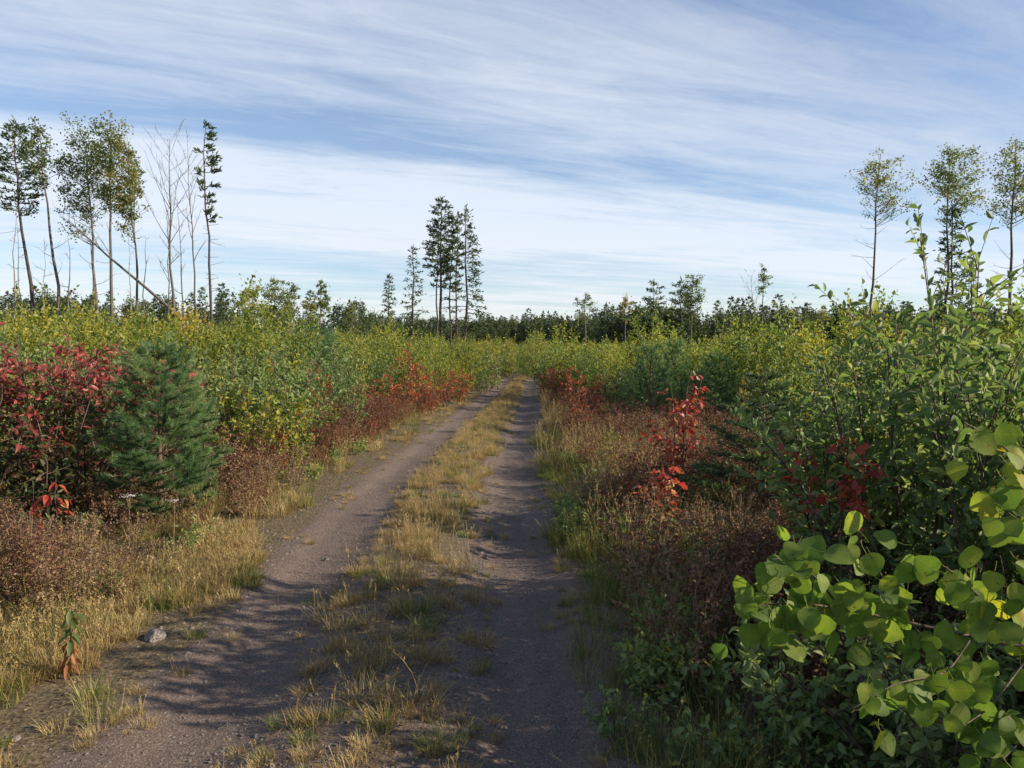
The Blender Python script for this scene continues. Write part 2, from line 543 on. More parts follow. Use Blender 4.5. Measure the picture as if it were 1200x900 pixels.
xs = np.concatenate([-np.geomspace(8, 2500, 40)[::-1], np.arange(-7.8, 7.8, .16), np.geomspace(8, 2500, 40)])
ys = np.concatenate([-np.geomspace(6, 600, 16)[::-1], np.arange(-5.8, 24, .2), np.geomspace(24, 3000, 90)])
link('ground', grid_mesh('ground', xs, ys, lambda X, Y: gz(X, Y) - .10 * (1 - sstep(1.25, 1.6, np.abs(X - road_x(Y)))), M['soil']), kind='structure')

us = np.linspace(-1.75, 1.75, 60)
rys = np.concatenate([np.arange(-25, 1, .25), np.arange(1, 14, .07), np.arange(14, 62, .3)])


def road_mesh():
    U, Y = np.meshgrid(us, rys)
    X = U + road_x(Y)
    rng = np.random.default_rng(5)
    Z = surf(X, Y) + rng.normal(0, .0018, U.shape) * (np.abs(U) < 1.6)
    V = np.stack([X, Y, Z], -1).reshape(-1, 3)
    nx, ny = len(us), len(rys)
    i = np.arange(ny - 1)[:, None] * nx
    j = np.arange(nx - 1)[None]
    A, B, C, D = i + j, i + j + 1, i + nx + j + 1, i + nx + j
    T = np.concatenate([np.stack([A, B, C], -1).reshape(-1, 3), np.stack([A, C, D], -1).reshape(-1, 3)])
    w = .36 + .06 * np.sin(Y * .9) + .04 * np.sin(Y * 2.3 + 1)
    strip = sstep(w, w + .14, np.abs(np.abs(U) - .7))
    near = np.where(np.abs(U) < .5, .35 + .65 * sstep(2.5, 6, Y), 1)
    g = Geo()
    g.add(V, T, (strip * near).ravel())
    return g.mesh('dirt_track', M['gravel'], True)


link('dirt_track', road_mesh(), kind='structure')

# low wooded rises on the skyline
hx = np.linspace(-900, 900, 90)


def hill_mesh():
    g = Geo()
    ys_ = np.linspace(900, 1500, 12)
    X, Y = np.meshgrid(hx, ys_)
    prof = 12 + 7 * np.exp(-((hx + 30) / 160) ** 2) + 3 * np.sin(hx / 90) + 2 * np.sin(hx / 37 + 1)
    Z = -3 + prof[None] * np.sin(np.linspace(0, 1, 12) * math.pi)[:, None] ** .7
    Z = Z + np.random.default_rng(8).normal(0, .7, Z.shape)
    nx, ny = len(hx), len(ys_)
    i = np.arange(ny - 1)[:, None] * nx
    j = np.arange(nx - 1)[None]
    A, B, C, D = i + j, i + j + 1, i + nx + j + 1, i + nx + j
    T = np.concatenate([np.stack([A, B, C], -1).reshape(-1, 3), np.stack([A, C, D], -1).reshape(-1, 3)])
    g.add(np.stack([X, Y, Z], -1).reshape(-1, 3), T, .5)
    return g.mesh('hills', M['farforest'], True)


link('hills', hill_mesh(), kind='structure')

# ------------------------------------------------------------------ scatter of what nobody could count


def scatter(name, protos, pts, rot, scl, seed=0, idx=None):
    n = len(pts)
    me = bpy.data.meshes.new(name)
    me.vertices.add(n)
    me.vertices.foreach_set('co', np.asarray(pts, np.float32).ravel())
    a = me.attributes.new('rot', 'FLOAT_VECTOR', 'POINT'); a.data.foreach_set('vector', np.asarray(rot, np.float32).ravel())
    if np.ndim(scl) == 1:
        scl = np.repeat(np.asarray(scl)[:, None], 3, 1)
    a = me.attributes.new('scl', 'FLOAT_VECTOR', 'POINT'); a.data.foreach_set('vector', np.asarray(scl, np.float32).ravel())
    if idx is None:
        idx = np.random.default_rng(seed + 99).integers(0, len(protos), n)
    a = me.attributes.new('idx', 'INT', 'POINT'); a.data.foreach_set('value', np.asarray(idx, np.int32))
    o = link(name, me, kind='stuff')
    ng = bpy.data.node_groups.new(name, 'GeometryNodeTree')
    ng.interface.new_socket('Geometry', in_out='INPUT', socket_type='NodeSocketGeometry')
    ng.interface.new_socket('Geometry', in_out='OUTPUT', socket_type='NodeSocketGeometry')
    N, L = ng.nodes.new, ng.links.new
    gi, go = N('NodeGroupInput'), N('NodeGroupOutput')
    g2i = N('GeometryNodeGeometryToInstance')
    for p in reversed(protos):
        parts = p if isinstance(p, (list, tuple)) else [p]
        outs = []
        for q in parts:
            oi = N('GeometryNodeObjectInfo')
            oi.inputs['Object'].default_value = q
            outs.append(oi.outputs['Geometry'])
        if len(outs) > 1:
            j = N('GeometryNodeJoinGeometry')
            for x in outs:
                L(x, j.inputs[0])
            L(j.outputs[0], g2i.inputs[0])
        else:
            L(outs[0], g2i.inputs[0])
    ip = N('GeometryNodeInstanceOnPoints')
    L(gi.outputs[0], ip.inputs['Points'])
    L(g2i.outputs[0], ip.inputs['Instance'])
    ip.inputs['Pick Instance'].default_value = True

    def attr(nm, ty):
        at = N('GeometryNodeInputNamedAttribute'); at.data_type = ty; at.inputs['Name'].default_value = nm
        return at.outputs['Attribute']

    L(attr('idx', 'INT'), ip.inputs['Instance Index'])
    L(attr('rot', 'FLOAT_VECTOR'), ip.inputs['Rotation'])
    L(attr('scl', 'FLOAT_VECTOR'), ip.inputs['Scale'])
    L(ip.outputs[0], go.inputs[0])
    md = o.modifiers.new('scatter', 'NODES')
    md.node_group = ng
    return o


# ------------------------------------------------------------------ trees


def limb_poly(rng, a, b, sag, k=6):
    mid = (a + b) / 2 + np.array([0, 0, sag]) + rng.normal(0, .06, 3) * np.linalg.norm(b - a)
    return bez(a, mid, b, k)


def trunk_poly(rng, top, wob=.012, k=10):
    s = np.linspace(0, 1, k)[:, None]
    h = np.linalg.norm(top)
    w = np.cumsum(rng.normal(0, wob, (k, 3)), 0) * h * np.array([1, 1, 0])
    w = w - s * w[-1]
    w[0] = 0
    return s * top + w


def on_trunk(poly, f):
    k = len(poly) - 1
    x = np.clip(f, 0, 1) * k
    i = int(min(math.floor(x), k - 1))
    return poly[i] + (poly[i + 1] - poly[i]) * (x - i)


class TreeParts:
    def __init__(self):
        self.trunk, self.branches, self.crown = Geo(), [], Geo()


def add_twigs(rng, g, poly, r, n, length, up=.4):
    for _ in range(n):
        f = rng.uniform(.3, 1)
        a = on_trunk(poly, f)
        d = nrm(poly[-1] - poly[0]) + rng.normal(0, .5, 3) + np.array([0, 0, up])
        b = a + nrm(d) * length * rng.uniform(.5, 1.1)
        tube(g, bez(a, (a + b) / 2 + rng.normal(0, .05, 3) * length, b, 3), [r * .6, r * .5, r * .25], 3)


def leafy_tree(rng, top, cr_c, cr_r, n_clump, n_leaf, leaf, r0, n_dead=5, sigma=.115, tint=(.15, .85), flat=.75, tmpl=RHOMB, tw=3, steep=.35):
    """Tall forest tree with a clear stem: limbs carry clumps of small leaves through an uneven crown."""
    tp = TreeParts()
    h = np.linalg.norm(top)
    poly = trunk_poly(rng, top, .006)
    tube(tp.trunk, poly, r0 * (1 - np.linspace(0, 1, len(poly)) * .86), 7)
    tube(tp.trunk, np.array([[0, 0, -.3], [0, 0, .02], [0, 0, .35]]), [r0 * 1.5, r0 * 1.35, r0 * .99], 7)
    cr_c, cr_r = np.asarray(cr_c), np.asarray(cr_r)
    for k in range(n_clump):
        d = rand_dir(rng, 1)[0] * rng.uniform(.35, 1) ** .6
        wob = 1.08 + .22 * rng.normal()
        c = cr_c + d * cr_r * wob
        if k < 5:
            c = on_trunk(poly, 1 - .035 * k) + rng.normal(0, .12, 3) * cr_r
        zf = np.clip((c[2] - steep * (np.linalg.norm((c - on_trunk(poly, c[2] / top[2]))[:2]) * 1.6 + .25)) / top[2], .15, .97)
        a = on_trunk(poly, zf)
        p = limb_poly(rng, a, c, -.1 * np.linalg.norm(c - a))
        g = Geo()
        rr = max(.012, r0 * .22 * (1.05 - zf) + .008)
        tube(g, p, np.linspace(rr, .006, len(p)), 4)
        add_twigs(rng, g, p, rr * .6, tw, .35 * cr_r[0] + .15, .3)
        tp.branches.append(g)
        n = max(3, int(n_leaf / n_clump * rng.uniform(.5, 1.5)))
        sg = sigma * cr_r.mean() * rng.uniform(.7, 1.35)
        pos = c + rng.normal(0, 1, (n, 3)) * np.array([sg, sg, sg * flat]) - (c - a) * rng.uniform(0, .35, (n, 1)) * rng.uniform(0, 1)
        t0 = rng.uniform(*tint)
        leaves(tp.crown, tmpl, pos, rand_dir(rng, n) + np.array([0, 0, -.25]), rand_dir(rng, n) + np.array([0, 0, .5]), leaf * rng.uniform(.7, 1.3, n), leaf * .8, np.clip(t0 + rng.normal(0, .12, n), 0, 1))
    for k in range(n_dead):
        f = rng.uniform(.3, .8)
        a = on_trunk(poly, f)
        th = rng.uniform(0, 6.28)
        ln = rng.uniform(.04, .12) * h
        b = a + np.array([math.cos(th), math.sin(th), rng.uniform(-.1, .9)]) * ln
        g = Geo()
        p = limb_poly(rng, a, b, -.08 * ln)
        tube(g, p, np.linspace(.02, .006, len(p)), 3)
        add_twigs(rng, g, p, .011, 2, ln * .4)
        tp.branches.append(g)
    return tp


def pine_tree(rng, top, c0, wid, n_limb, r0, n_dead=8, card=.28, dens=26, prof='round', side=None, mat_t=(.1, .8), bushy=1.0):
    """Tall pine: bare stem, short limbs with flat tufts of needles from height fraction c0 to the top."""
    tp = TreeParts()
    h = top[2]
    poly = trunk_poly(rng, top, .006)
    tube(tp.trunk, poly, r0 * (1 - np.linspace(0, 1, len(poly)) * .85), 7)
    tube(tp.trunk, np.array([[0, 0, -.3], [0, 0, .02], [0, 0, .35]]), [r0 * 1.5, r0 * 1.3, r0 * .99], 7)
    for k in range(n_limb):
        f = c0 + (1 - c0) * ((k + rng.uniform(0, 1)) / n_limb)
        q = (f - c0) / (1 - c0)
        if prof == 'round':
            ln = wid * (.35 + .65 * math.sin(math.pi * min(1, q * .9 + .12))) * rng.uniform(.55, 1.15)
        else:
            ln = wid * (1.04 - q) ** .85 * rng.uniform(.65, 1.15)
        th = k * 2.4 + rng.uniform(-.5, .5)
        if side is not None and rng.uniform() < .55:
            th = side + rng.normal(0, .6)
        a = on_trunk(poly, f)
        rise = rng.uniform(.0, .45) if prof == 'round' else rng.uniform(-.45, .05) * (1 - q) + .3 * q
        b = a + np.array([math.cos(th), math.sin(th), rise]) * ln
        g = Geo()
        p = limb_poly(rng, a, b, -.06 * ln if prof == 'round' else .05 * ln)
        tube(g, p, np.linspace(.012 + .02 * (1 - q), .006, len(p)), 4)
        tp.branches.append(g)
        n = int(dens * bushy * (.4 + ln / wid))
        s = rng.uniform(.25, 1.05, n) ** .8
        pos = np.stack([np.interp(s, np.linspace(0, 1, len(p)), p[:, i]) for i in range(3)], 1)
        spread = (.13 if prof == 'round' else .10) * wid * (1.1 - .4 * s)[:, None]
        pos = pos + rng.normal(0, 1, (n, 3)) * spread * np.array([1, 1, .45])
        d = nrm(b - a) + rng.normal(0, .55, (n, 3)) + np.array([0, 0, .35 if prof == 'round' else -.1])
        leaves(tp.crown, RHOMB, pos, d, rand_dir(rng, n), card * rng.uniform(.6, 1.3, n), card * .34, np.clip(rng.uniform(*mat_t) + rng.normal(0, .12, n), 0, 1))
    n = 20
    pos = top + rng.normal(0, 1, (n, 3)) * np.array([.1, .1, .25]) * wid * .4
    leaves(tp.crown, RHOMB, pos, rng.normal(0, .4, (n, 3)) + np.array([0, 0, 1]), rand_dir(rng, n), card, card * .3, .5)
    for k in range(n_dead):
        f = rng.uniform(min(.2, c0 * .4), c0)
        a = on_trunk(poly, f)
        th = rng.uniform(0, 6.28)
        ln = rng.uniform(.3, 1.3) * min(1, wid)
        b = a + np.array([math.cos(th), math.sin(th), rng.uniform(-.3, .35)]) * ln
        g = Geo()
        p = limb_poly(rng, a, b, .03)
        tube(g, p, np.linspace(.016, .006, len(p)), 3)
        add_twigs(rng, g, p, .01, 1, ln * .4, .1)
        tp.branches.append(g)
    return tp


def bare_tree(rng, top, n_limb, wid, r0, c0=.45, angle=1.1, twigs=5):
    tp = TreeParts()
    poly = trunk_poly(rng, top, .007)
    tube(tp.trunk, poly, r0 * .85 * (1 - np.linspace(0, 1, len(poly)) * .9), 6)
    tube(tp.trunk, np.array([[0, 0, -.3], [0, 0, .02], [0, 0, .35]]), [r0 * 1.5, r0 * 1.3, r0 * .99], 6)
    for k in range(n_limb):
        f = c0 + (1 - c0) * (k + rng.uniform(0, 1)) / n_limb
        a = on_trunk(poly, min(f, .98))
        th = k * 2.4 + rng.uniform(-.6, .6)
        q = (f - c0) / (1 - c0)
        ln = wid * (.5 + .8 * math.sin(math.pi * min(1, .25 + .75 * q))) * rng.uniform(.6, 1.2)
        b = a + np.array([math.cos(th), math.sin(th), angle * rng.uniform(.5, 1.5)]) * ln
        g = Geo()
        p = limb_poly(rng, a, b, -.12 * ln)
        tube(g, p, np.linspace(.022 * (1.3 - q), .006, len(p)), 4)
        add_twigs(rng, g, p, .011, twigs + 3, ln * .5, .5)
        tp.branches.append(g)
    return tp


def place_tree(tp, name, label, cat, base, crown_mat, bark, group=None, crown_name='crown'):
    t = thing(name, label, cat, base, 0, 1, group)
    link('trunk', tp.trunk.mesh('trunk', bark, True), t)
    for g in tp.branches:
        link('branch', g.mesh('branch', bark, True), t)
    cr = None
    if tp.crown.n:
        cr = link(crown_name, tp.crown.mesh(crown_name, crown_mat), t, 'stuff')
    return t, cr


def base_top(bx, Y, tx, ty, ybase=None):
    b = P(bx, 400, Y)
    b[2] = gz(b[0], b[1])
    tp = P(tx, ty, Y)
    return b, tp - b


def crown_box(b, Y, x0, x1, y0, y1):
    p, q = P(x0, y1, Y), P(x1, y0, Y)
    c = (p + q) / 2 - b
    r = np.maximum(np.abs(q - p) / 2, .05)
    r[1] = r[0]
    return c, r


G_TALL = 'tall trees left standing after the cut'
seed_n = [100]


def nrng():
    seed_n[0] += 1
    return np.random.default_rng(seed_n[0])


def T_leafy(label, bx, Y, tx, ty, box, n_clump, n_leaf, mat='aspen', r0=.13, name='aspen_tree', leaf=.14, group=G_TALL, bark='bark', **kw):
    b, top = base_top(bx, Y, tx, ty)
    c, r = crown_box(b, Y, *box)
    tp = leafy_tree(nrng(), top, c, r, int(n_clump * 2.1), int(n_leaf * 1.3), leaf, r0, **kw)
    return place_tree(tp, name, label, 'tree', b, M[mat], M[bark], group)


def T_pine(label, bx, Y, tx, ty, c0, wid, n_limb, r0=.13, name='pine_tree', mat='darkpine', group=G_TALL, **kw):
    b, top = base_top(bx, Y, tx, ty)
    tp = pine_tree(nrng(), top, c0, wid, n_limb, r0, **kw)
    return place_tree(tp, name, label, 'tree', b, M[mat], M['darkbark'], group)


def T_bare(label, bx, Y, tx, ty, n_limb, wid, r0=.1, name='bare_tree', bark='bark', group=G_TALL, **kw):
    b, top = base_top(bx, Y, tx, ty)
    tp = bare_tree(nrng(), top, n_limb, wid, r0, **kw)
    return place_tree(tp, name, label, 'tree', b, None, M[bark], group)


# left group
T_pine('bushy dark pine leaning outward, outermost crown of the tall cluster above the red bush', 41, 46, 18, 147, .62, 1.35, 46, .14, dens=34)
T_leafy('thin leaning aspen with a small crown beside the bushy dark pine', 76, 44, 40, 140, (26, 56, 140, 215), 22, 900, 'aspen', .12, n_dead=10, tint=(0, .5))
T_leafy('wide leafy aspen with a dense dark green crown over the leaning dead trunk', 121, 48, 98, 158, (68, 122, 152, 268), 48, 2600, 'aspen', .12, tint=(.05, .6))
T_leafy('tallest straight aspen with reddish tinged top in the middle of the leafy trio', 127, 47, 130, 142, (104, 153, 140, 240), 44, 2300, 'aspen', .13, tint=(.2, .95))
T_leafy('yellowing aspen with a narrow hanging crown next to the tallest straight aspen', 159, 46, 150, 175, (133, 163, 165, 272), 34, 1900, 'aspen', .10, tint=(.3, .95))
T_leafy('slim aspen with sparse leaves close behind the yellowing aspen', 161, 49, 157, 190, (148, 168, 178, 250), 12, 420, 'aspen', .08, tint=(.2, .8))
T_bare('tall leafless birch with a fan of fine twigs, thickest of the bare trees', 205, 46, 199, 163, 22, 1.25, .12, angle=1.5)
T_bare('thin leafless stem standing just before the thickest bare birch', 194, 44, 200, 245, 8, .55, .07, c0=.4)
T_bare('crooked slim leafless tree behind the thickest bare birch', 218, 50, 208, 232, 10, .6, .08, c0=.35)
T_bare('leafless tree with forked whip-like top between bare birch and lone slender pine', 232, 45, 222, 180, 14, .9, .09, c0=.5, angle=1.9)
lone = T_pine('lone slender pine with ragged clumps at its top and bare twigs below', 248, 43, 241, 147, .60, .8, 22, .10, n_dead=26, dens=24, side=.2)
# dead stems of the left group
for (lab, bx, Y, tx, ty, nl, w, bark, r) in [
    ('broken grey snag with no twigs, tallest at the edge beside the bushy pine', 15, 45, 17, 232, 3, .3, 'palebark', .09),
    ('pale weathered dead stem in front of the bushy pine', 24, 47, 20, 262, 6, .5, 'palebark', .06),
    ('short bleached dead stem with twigs between the two leaning trees', 49, 46, 52, 278, 7, .7, 'palebark', .06),
    ('pale dead stub behind the leaning thin aspen', 38, 49, 37, 318, 2, .2, 'palebark', .06),
    ('dark dead stem with a broken tip beside the leaning thin aspen', 78, 42, 79, 275, 4, .5, 'bark', .09),
    ('thick short dark snag under the wide leafy aspen', 107, 44, 106, 280, 3, .5, 'bark', .14),
    ('grey broken snag with a hooked twig beside the slim sparse aspen', 171, 46, 171, 277, 4, .5, 'bark', .08),
    ('bare thin stem between the yellowing aspen and the tallest aspen', 153, 45, 152, 262, 5, .4, 'palebark', .06),
]:
    T_bare(lab, bx, Y, tx, ty, nl, w, r, 'dead_tree', bark, 'dead standing stems', c0=.35, angle=.5, twigs=2)


def fallen():
    rng = nrng()
    a, b = P(172, 338, 45.5), P(80, 258, 45.0)
    base = np.array([a[0], a[1], gz(a[0], a[1])])
    low = a + (a - b) * .55
    tp = TreeParts()
    poly = np.array([low, a, (a + b) / 2 + np.array([0, 0, -.08]), b]) - base
    tube(tp.trunk, poly, [.10, .08, .06, .02], 6)
    for k in range(14):
        f = rng.uniform(.55, 1)
        p0 = on_trunk(poly, f)
        p1 = p0 + np.array([-.5 + rng.normal(0, .4), rng.normal(0, .5), rng.uniform(.3, 1.3)]) * rng.uniform(.7, 1.8)
        g = Geo()
        p = limb_poly(rng, p0, p1, 0)
        tube(g, p, np.linspace(.022, .006, len(p)), 4)
        add_twigs(rng, g, p, .012, 4, .6)
        tp.branches.append(g)
    place_tree(tp, 'fallen_tree', 'dead leaning trunk hung up slantwise against the leafy aspens, twigs at its end', 'tree', base, None, M['bark'], 'dead standing stems')


fallen()

# middle: two spruces and the pine clump
T_pine('small dense spruce, shorter of the two lone conifers before the pine clump', 456, 72, 456, 325, .05, 1.35, 60, .12, 'spruce_tree', prof='cone', dens=26, n_dead=0)
T_pine('taller open spruce with layered branches beside the pine clump', 485, 68, 484, 292, .14, 1.75, 56, .14, 'spruce_tree', prof='cone', dens=22, n_dead=3)
T_pine('highest pine of the clump by the track, dark rounded top', 519, 62, 518, 235, .55, 1.25, 52, .16, dens=34)
T_pine('thin pine with crown half hidden behind the highest pine of the clump', 513, 65, 513, 262, .55, 1.0, 30, .10, dens=28)
T_pine('slim middle pine of the clump, crown touching both its neighbours', 531, 65, 530, 258, .5, .9, 36, .10, dens=28)
T_pine('feathery pine of the clump with long drooping branches over the track side', 542, 62, 546, 247, .28, 1.9, 58, .14, dens=26, side=0.0, prof='cone')
T_pine('straight thin pine pressed behind the feathery drooping pine', 536, 64, 537, 252, .5, .75, 30, .10, dens=26)

# right of the track, far
G_FAR = 'scattered far trees above the thicket'
T_leafy('far lopsided tree nearest the track end on the thicket skyline', 686, 105, 686, 345, (672, 698, 344, 378), 14, 700, 'aspen', .16, leaf=.2, group=G_FAR, name='broadleaf_tree', tint=(0, .6))
T_leafy('small rounded pale tree alone between the lopsided tree and the dark pair', 733, 115, 733, 349, (723, 744, 350, 374), 12, 600, 'aspen', .14, leaf=.2, group=G_FAR, name='broadleaf_tree', tint=(.4, .9))
T_pine('far flat-topped pine on twin stems, first of the dark far trees', 765, 100, 766, 332, .45, 1.6, 26, .13, dens=26, card=.4, group=G_FAR)
T_bare('thin bare stem beside the far flat-topped pine', 773, 102, 772, 345, 6, .6, .09, group=G_FAR)
T_pine('far layered dark pine next to the tall round-headed aspen', 797, 95, 798, 331, .3, 1.7, 34, .15, dens=24, card=.4, group=G_FAR)
T_leafy('tall round-headed aspen beside the layered far pine', 811, 97, 812, 324, (796, 827, 324, 362), 26, 1400, 'aspen', .15, leaf=.2, group=G_FAR, tint=(0, .5))
T_bare('pale bare birch before the dark far forest edge', 846, 110, 848, 352, 10, 1.1, .1, group=G_FAR, bark='palebark')
T_pine('small dark pine rising over the forest edge beside the bare birch', 866, 108, 865, 352, .35, 1.3, 22, .12, dens=22, card=.4, group=G_FAR)
T_leafy('upright thin tree with leafy tip beside its bare forked partner', 893, 88, 896, 314, (886, 904, 313, 345), 14, 520, 'aspen', .12, leaf=.17, group=G_FAR, n_dead=8, tint=(.1, .6))
T_bare('bare forked tree leaning away from the upright leafy-tipped tree', 889, 90, 880, 322, 14, 1.2, .1, group=G_FAR, angle=1.2)
T_leafy('thin pale yellow birch before the forest edge near the tall yellowish aspen', 964, 120, 964, 360, (957, 972, 360, 378), 8, 240, 'sapling', .09, leaf=.2, group=G_FAR, name='birch_tree', bark='palebark')
# left, far
T_leafy('golden-green rounded far tree, first right of the lone slender pine', 296, 105, 296, 338, (280, 315, 338, 378), 26, 1500, 'yellowgreen', .15, leaf=.22, group=G_FAR, name='broadleaf_tree', tint=(.2, .7))
T_leafy('broad darker far tree beside the golden-green rounded one', 325, 102, 322, 331, (308, 340, 331, 376), 28, 1600, 'aspen', .15, leaf=.22, group=G_FAR, name='broadleaf_tree', tint=(.3, .9))
T_leafy('pale-stemmed far birch with a loose crown touching the broad darker tree', 344, 100, 344, 333, (333, 352, 333, 368), 16, 700, 'aspen', .12, leaf=.2, group=G_FAR, name='birch_tree', bark='palebark', tint=(.4, .9))
T_leafy('round-headed far aspen standing alone halfway to the small dense spruce', 376, 98, 376, 330, (366, 388, 330, 364), 18, 900, 'aspen', .13, leaf=.2, group=G_FAR, tint=(.1, .6))
T_leafy('low pale far tree between two rounded far aspens', 361, 104, 361, 350, (354, 370, 349, 372), 10, 500, 'aspen', .1, leaf=.2, group=G_FAR, name='broadleaf_tree', tint=(.4, .9))
T_leafy('small faint aspen on the skyline before the small dense spruce', 412, 112, 412, 356, (405, 420, 356, 376), 9, 360, 'aspen', .1, leaf=.2, group=G_FAR, tint=(.2, .7))
T_pine('small dark spruce tip just right of the lone slender pine', 263, 110, 263, 344, .05, 1.5, 34, .12, 'spruce_tree', prof='cone', dens=20, card=.4, n_dead=0, group=G_FAR)
T_pine('second dark spruce tip between the lone pine and golden-green tree', 274, 112, 273, 346, .05, 1.5, 34, .12, 'spruce_tree', prof='cone', dens=20, card=.4, n_dead=0, group=G_FAR)

# right group
T_leafy('tall yellowish aspen with twiggy half-bare top standing alone over the thicket', 1019, 53, 1032, 180, (1006, 1064, 186, 262), 34, 1250, 'yellowgreen', .13, n_dead=16, tint=(.05, .6), tw=6)
T_leafy('tall aspen with a full green crown rising above the ragged spruce', 1106, 51, 1112, 174, (1080, 1150, 172, 246), 40, 2100, 'aspen', .13, tint=(.05, .6), n_dead=8, leaf=.15)
rag = T_pine('ragged dark spruce with sparse layered branches under the full green aspen', 1114, 49, 1116, 246, .03, 2.0, 74, .13, 'spruce_tree', prof='cone', dens=40, n_dead=4)
T_leafy('tall aspen at the picture edge with arching bare side branches', 1176, 48, 1190, 165, (1162, 1216, 165, 262), 38, 1600, 'aspen', .14, n_dead=16, tint=(.1, .8))

# dark forest far behind, one mass
fp = []
for k in range(3):
    tpz = pine_tree(np.random.default_rng(40 + k), np.array([.2, 0, 11.5 + k]), .12, 2.2 - .2 * k, 42, .16, n_dead=0, card=.75, dens=15, prof='cone' if k < 2 else 'round')
    b = np.array([[92, 212, 0], [74, 250, 0], [118, 230, 0]][k], float)
    b[2] = gz(b[0], b[1])
    _, cr = place_tree(tpz, 'spruce_tree' if k < 2 else 'pine_tree', ['pointed conifer at the near edge of the dark far forest', 'narrow conifer deeper along the dark far forest', 'blunt-topped conifer at the dark forest edge near the thin pale yellow birch'][k], 'tree', b, M['farforest'], M['darkbark'], G_FAR)
    fp.append(cr)
for k in range(2):
    tpz = leafy_tree(np.random.default_rng(60 + k), np.array([.2, 0, 10.5]), (0, 0, 7.2), (2.3, 2.3, 3.9), 34, 900, .5, .15, 0, sigma=.2)
    b = np.array([[104, 205, 0], [63, 235, 0]][k], float)
    b[2] = gz(b[0], b[1])
    _, cr = place_tree(tpz, 'broadleaf_tree', ['round broadleaf crown on the edge of the dark far forest', 'low broadleaf crown where the dark far forest begins'][k], 'tree', b, M['farforest'], M['bark'], G_FAR)
    fp.append(cr)


def forest():
    rng = np.random.default_rng(77)
    pts, sc = [], []

    def band(n, px0, px1, Y0, Y1, s0, s1):
        Y = rng.uniform(Y0, Y1, n)
        X = (rng.uniform(px0, px1, n) - 600) / 900 * Y
        pts.append(np.stack([X, Y, gz(X, Y) - .1], 1))
        sc.append(rng.uniform(s0, s1, n))

    band(620, 690, 1500, 215, 290, .65, 1.2)
    band(340, 610, 830, 330, 420, .65, 1.25)
    band(220, 560, 700, 400, 500, .65, 1.3)
    band(360, 400, 620, 380, 500, .55, 1.2)
    band(300, -500, 440, 190, 260, .5, 1.1)
    band(110, -400, 270, 140, 180, .5, .95)
    band(300, 1400, 3500, 120, 300, .7, 1)
    p = np.concatenate(pts); s = np.concatenate(sc)
    n = len(p)
    rot = np.zeros((n, 3)); rot[:, 2] = rng.uniform(0, 6.28, n)
    scatter('far_forest', fp, p, rot, s, 3, rng.choice(5, n, p=[.2, .2, .2, .2, .2]))


forest()

# ------------------------------------------------------------------ shrubs


def shrub(rng, H, W, n_stem, n_twig, n_leaf, L, Wd, tmpl=OVAL, tint=None, upright=.55, start=.15, r0=.010, droop=0., twig_len=.22, stem_sides=4, spread=1.0, base_r=.12):
    """One shrub: curved stems from a common foot, twigs along them, leaves along the twigs. Returns stem meshes and leaf arrays."""
    stems, LP, LD = [], [], []
    for k in range(n_stem):
        th = k * 2.4 + rng.uniform(-.5, .5)
        rr = W / 2 * math.sqrt((k + .5) / n_stem) * rng.uniform(.75, 1.1) * spread
        hh = H * (1 - .38 * (rr / (W / 2 + 1e-6)) ** 2 * rng.uniform(.3, 1.3)) * rng.uniform(.86, 1.0)
        u = np.array([math.cos(th), math.sin(th), 0])
        a = u * base_r * W * rng.uniform(.2, 1) + np.array([0, 0, -.04])
        c = u * rr + np.array([0, 0, hh])
        p = bez(a, a * .5 + u * rr * (1 - upright) + np.array([0, 0, hh * .55]), c, 8)
        p[1:-1] += rng.normal(0, .012, (6, 3)) * H
        g = Geo()
        tube(g, p, np.linspace(r0, r0 * .3, 8), stem_sides)
        for q in range(n_twig):
            f = start + (1 - start) * (q + rng.uniform(0, 1)) / n_twig
            a2 = on_trunk(p, f)
            d = nrm(nrm(c - a) * (.35 + upright * .6) + rand_dir(rng, 1)[0] * np.array([1, 1, .5]))
            ln = twig_len * H * rng.uniform(.5, 1.15) * (1.15 - .45 * f)
            if q == n_twig - 1:
                a2, d, ln = p[-3], nrm(p[-1] - p[-3] + rng.normal(0, .02, 3)), np.linalg.norm(p[-1] - p[-3]) * 1.3
            b2 = a2 + d * ln + np.array([0, 0, -droop * ln])
            pt = bez(a2, (a2 + b2) / 2 + rng.normal(0, .04, 3) * ln, b2, 4)
            tube(g, pt, np.linspace(r0 * .4, r0 * .15, 4), 3)
            n = max(2, int(n_leaf * rng.uniform(.7, 1.3)))
            s = np.linspace(.12, 1.0, n)
            pos = np.stack([np.interp(s, np.linspace(0, 1, 4), pt[:, i]) for i in range(3)], 1)
            ang = np.arange(n) * 2.4 + rng.uniform(0, 6)
            e1 = nrm(np.cross(d, [.3, .2, 1.0])); e2 = np.cross(d, e1)
            od = e1[None] * np.cos(ang)[:, None] + e2[None] * np.sin(ang)[:, None]
            LP.append(pos + rng.normal(0, .006, (n, 3)))
            LD.append(d[None] * .75 + od * .8 + rng.normal(0, .25, (n, 3)) + np.array([0, 0, -droop * 1.6]))
        stems.append(g)
    LP, LD = np.concatenate(LP), nrm(np.concatenate(LD))
    n = len(LP)
    LN = rand_dir(rng, n) * .9 + np.array([0, 0, .8])
    Ls = L * rng.uniform(.6, 1.25, n)
    tn = tint(LP, rng) if tint else np.clip(rng.normal(.4, .2, n), 0, 1)
    return stems, (LP, LD, LN, Ls, Ls * Wd / L, tn)


